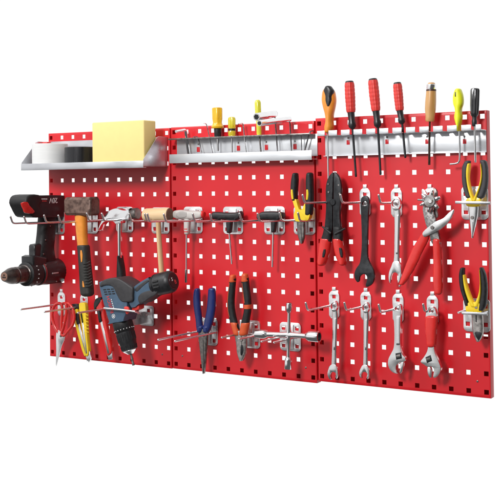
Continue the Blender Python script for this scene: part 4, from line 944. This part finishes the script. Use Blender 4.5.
m = MB(); m.box(*sorted((P(456.6, 92, d).x, P(457.6, 92, d).x)), -d - .0112, -d - .0096, P(457, 97, d).z, P(457, 92.4, d).z, .0002); m.build('print_mark', GUN, h)
m = MB(); m.tube([P(459.4, 131, d), P(459.8, 156, d), P(459.6, 160.4, d), P(458, 163.0, d), P(455, 163.8, d), P(450, 164.2, d)], .0021, 10); m.build('shaft', CHROME, h)
h = thing('screwdriver', 'black fluted screwdriver with a bright shaft nearest the outer end of the rail', 'screwdriver', P(473.6, 127, d))
w = wpx(474.8, 100, 5.0)
m = MB(); fluted(m, P(475.0, 88.2, d), P(474.4, 116.4, d), [(0, w * .6, 0), (.02, w * .86, .3), (.08, w, .9), (.6, w * .97, 1), (.85, w * .9, 1), (.95, w * .8, .3), (1, w * .62, 0)], 6, .16); m.build('handle', mat('gloss black plastic', (.02, .02, .022), 0, .16, .1, 60, coat=.6), h)
m = MB(); m.lathe(P(474.4, 116, d), P(474.4, 126.4, d), [(0, w * .5), (.3, w * .42), (.5, w * .55), (.9, w * .5), (1, w * .4)], 22); m.build('ferrule', BLACK, h)
m = MB(); m.tube([P(474.6, 125, d), P(475.4, 162.5, d)], .0023, 10); m.build('shaft', CHROME, h)

# ------------------------------------------------------------------ studio light: a white cyclorama behind, invented dimmer surroundings in front, one softbox
w = bpy.data.worlds.new('World'); scene.world = w; w.use_nodes = True
nt = w.node_tree; N = nt.nodes; L = nt.links; bg = N['Background']
tc = N.new('ShaderNodeTexCoord'); sp = N.new('ShaderNodeSeparateXYZ'); L.new(tc.outputs['Generated'], sp.inputs['Vector'])
def ramp(src, f0, f1, t0, t1):
    n = N.new('ShaderNodeMapRange'); n.interpolation_type = 'SMOOTHSTEP'
    for k, v_ in (('From Min', f0), ('From Max', f1), ('To Min', t0), ('To Max', t1)): n.inputs[k].default_value = v_
    L.new(sp.outputs[src], n.inputs['Value']); return n.outputs['Result']
def math2(op, a, b):
    n = N.new('ShaderNodeMath'); n.operation = op
    for i, v_ in enumerate((a, b)):
        if isinstance(v_, (int, float)): n.inputs[i].default_value = v_
        else: L.new(v_, n.inputs[i])
    return n.outputs[0]
# invented surroundings for metal contrast: bright left front, dark right and floor, light top
front = math2('ADD', math2('ADD', math2('MULTIPLY', ramp('Z', -.32, -.08, 0, 1), ramp('X', -.35, .1, .82, 0)), ramp('Z', .35, .75, 0, .45)), .10)
mry = N.new('ShaderNodeMapRange'); mry.interpolation_type = 'SMOOTHSTEP'
for k, v_ in (('From Min', .05), ('From Max', .45), ('To Min', 0), ('To Max', 1)): mry.inputs[k].default_value = v_
L.new(sp.outputs['Y'], mry.inputs['Value'])
mx = N.new('ShaderNodeMix'); mx.data_type = 'FLOAT'
L.new(mry.outputs['Result'], mx.inputs[0]); L.new(front, mx.inputs[2]); mx.inputs[3].default_value = 1.05
L.new(mx.outputs[0], bg.inputs['Strength']); bg.inputs['Color'].default_value = (1, 1, 1, 1)
def area(name, loc, tgt, sx, sy, power):
    l = bpy.data.lights.new(name, 'AREA'); l.shape = 'RECTANGLE'; l.size = sx; l.size_y = sy; l.energy = power
    o = bpy.data.objects.new(name, l); COL.objects.link(o); o.location = loc
    o.rotation_euler = (Vector(tgt) - Vector(loc)).to_track_quat('-Z', 'Y').to_euler(); return o
area('key_softbox', (.10, -2.3, 1.15), (0, 0, 0), .5, .5, 45)
area('top_softbox', (-1.3, -1.5, 1.7), (-.1, 0, 0), .8, .8, 13)

scene.view_settings.view_transform = 'Standard'; scene.view_settings.look = 'None'; scene.view_settings.gamma = 1; scene.view_settings.exposure = 0
for o in bpy.data.objects:
    if 'off' in o: del o['off']
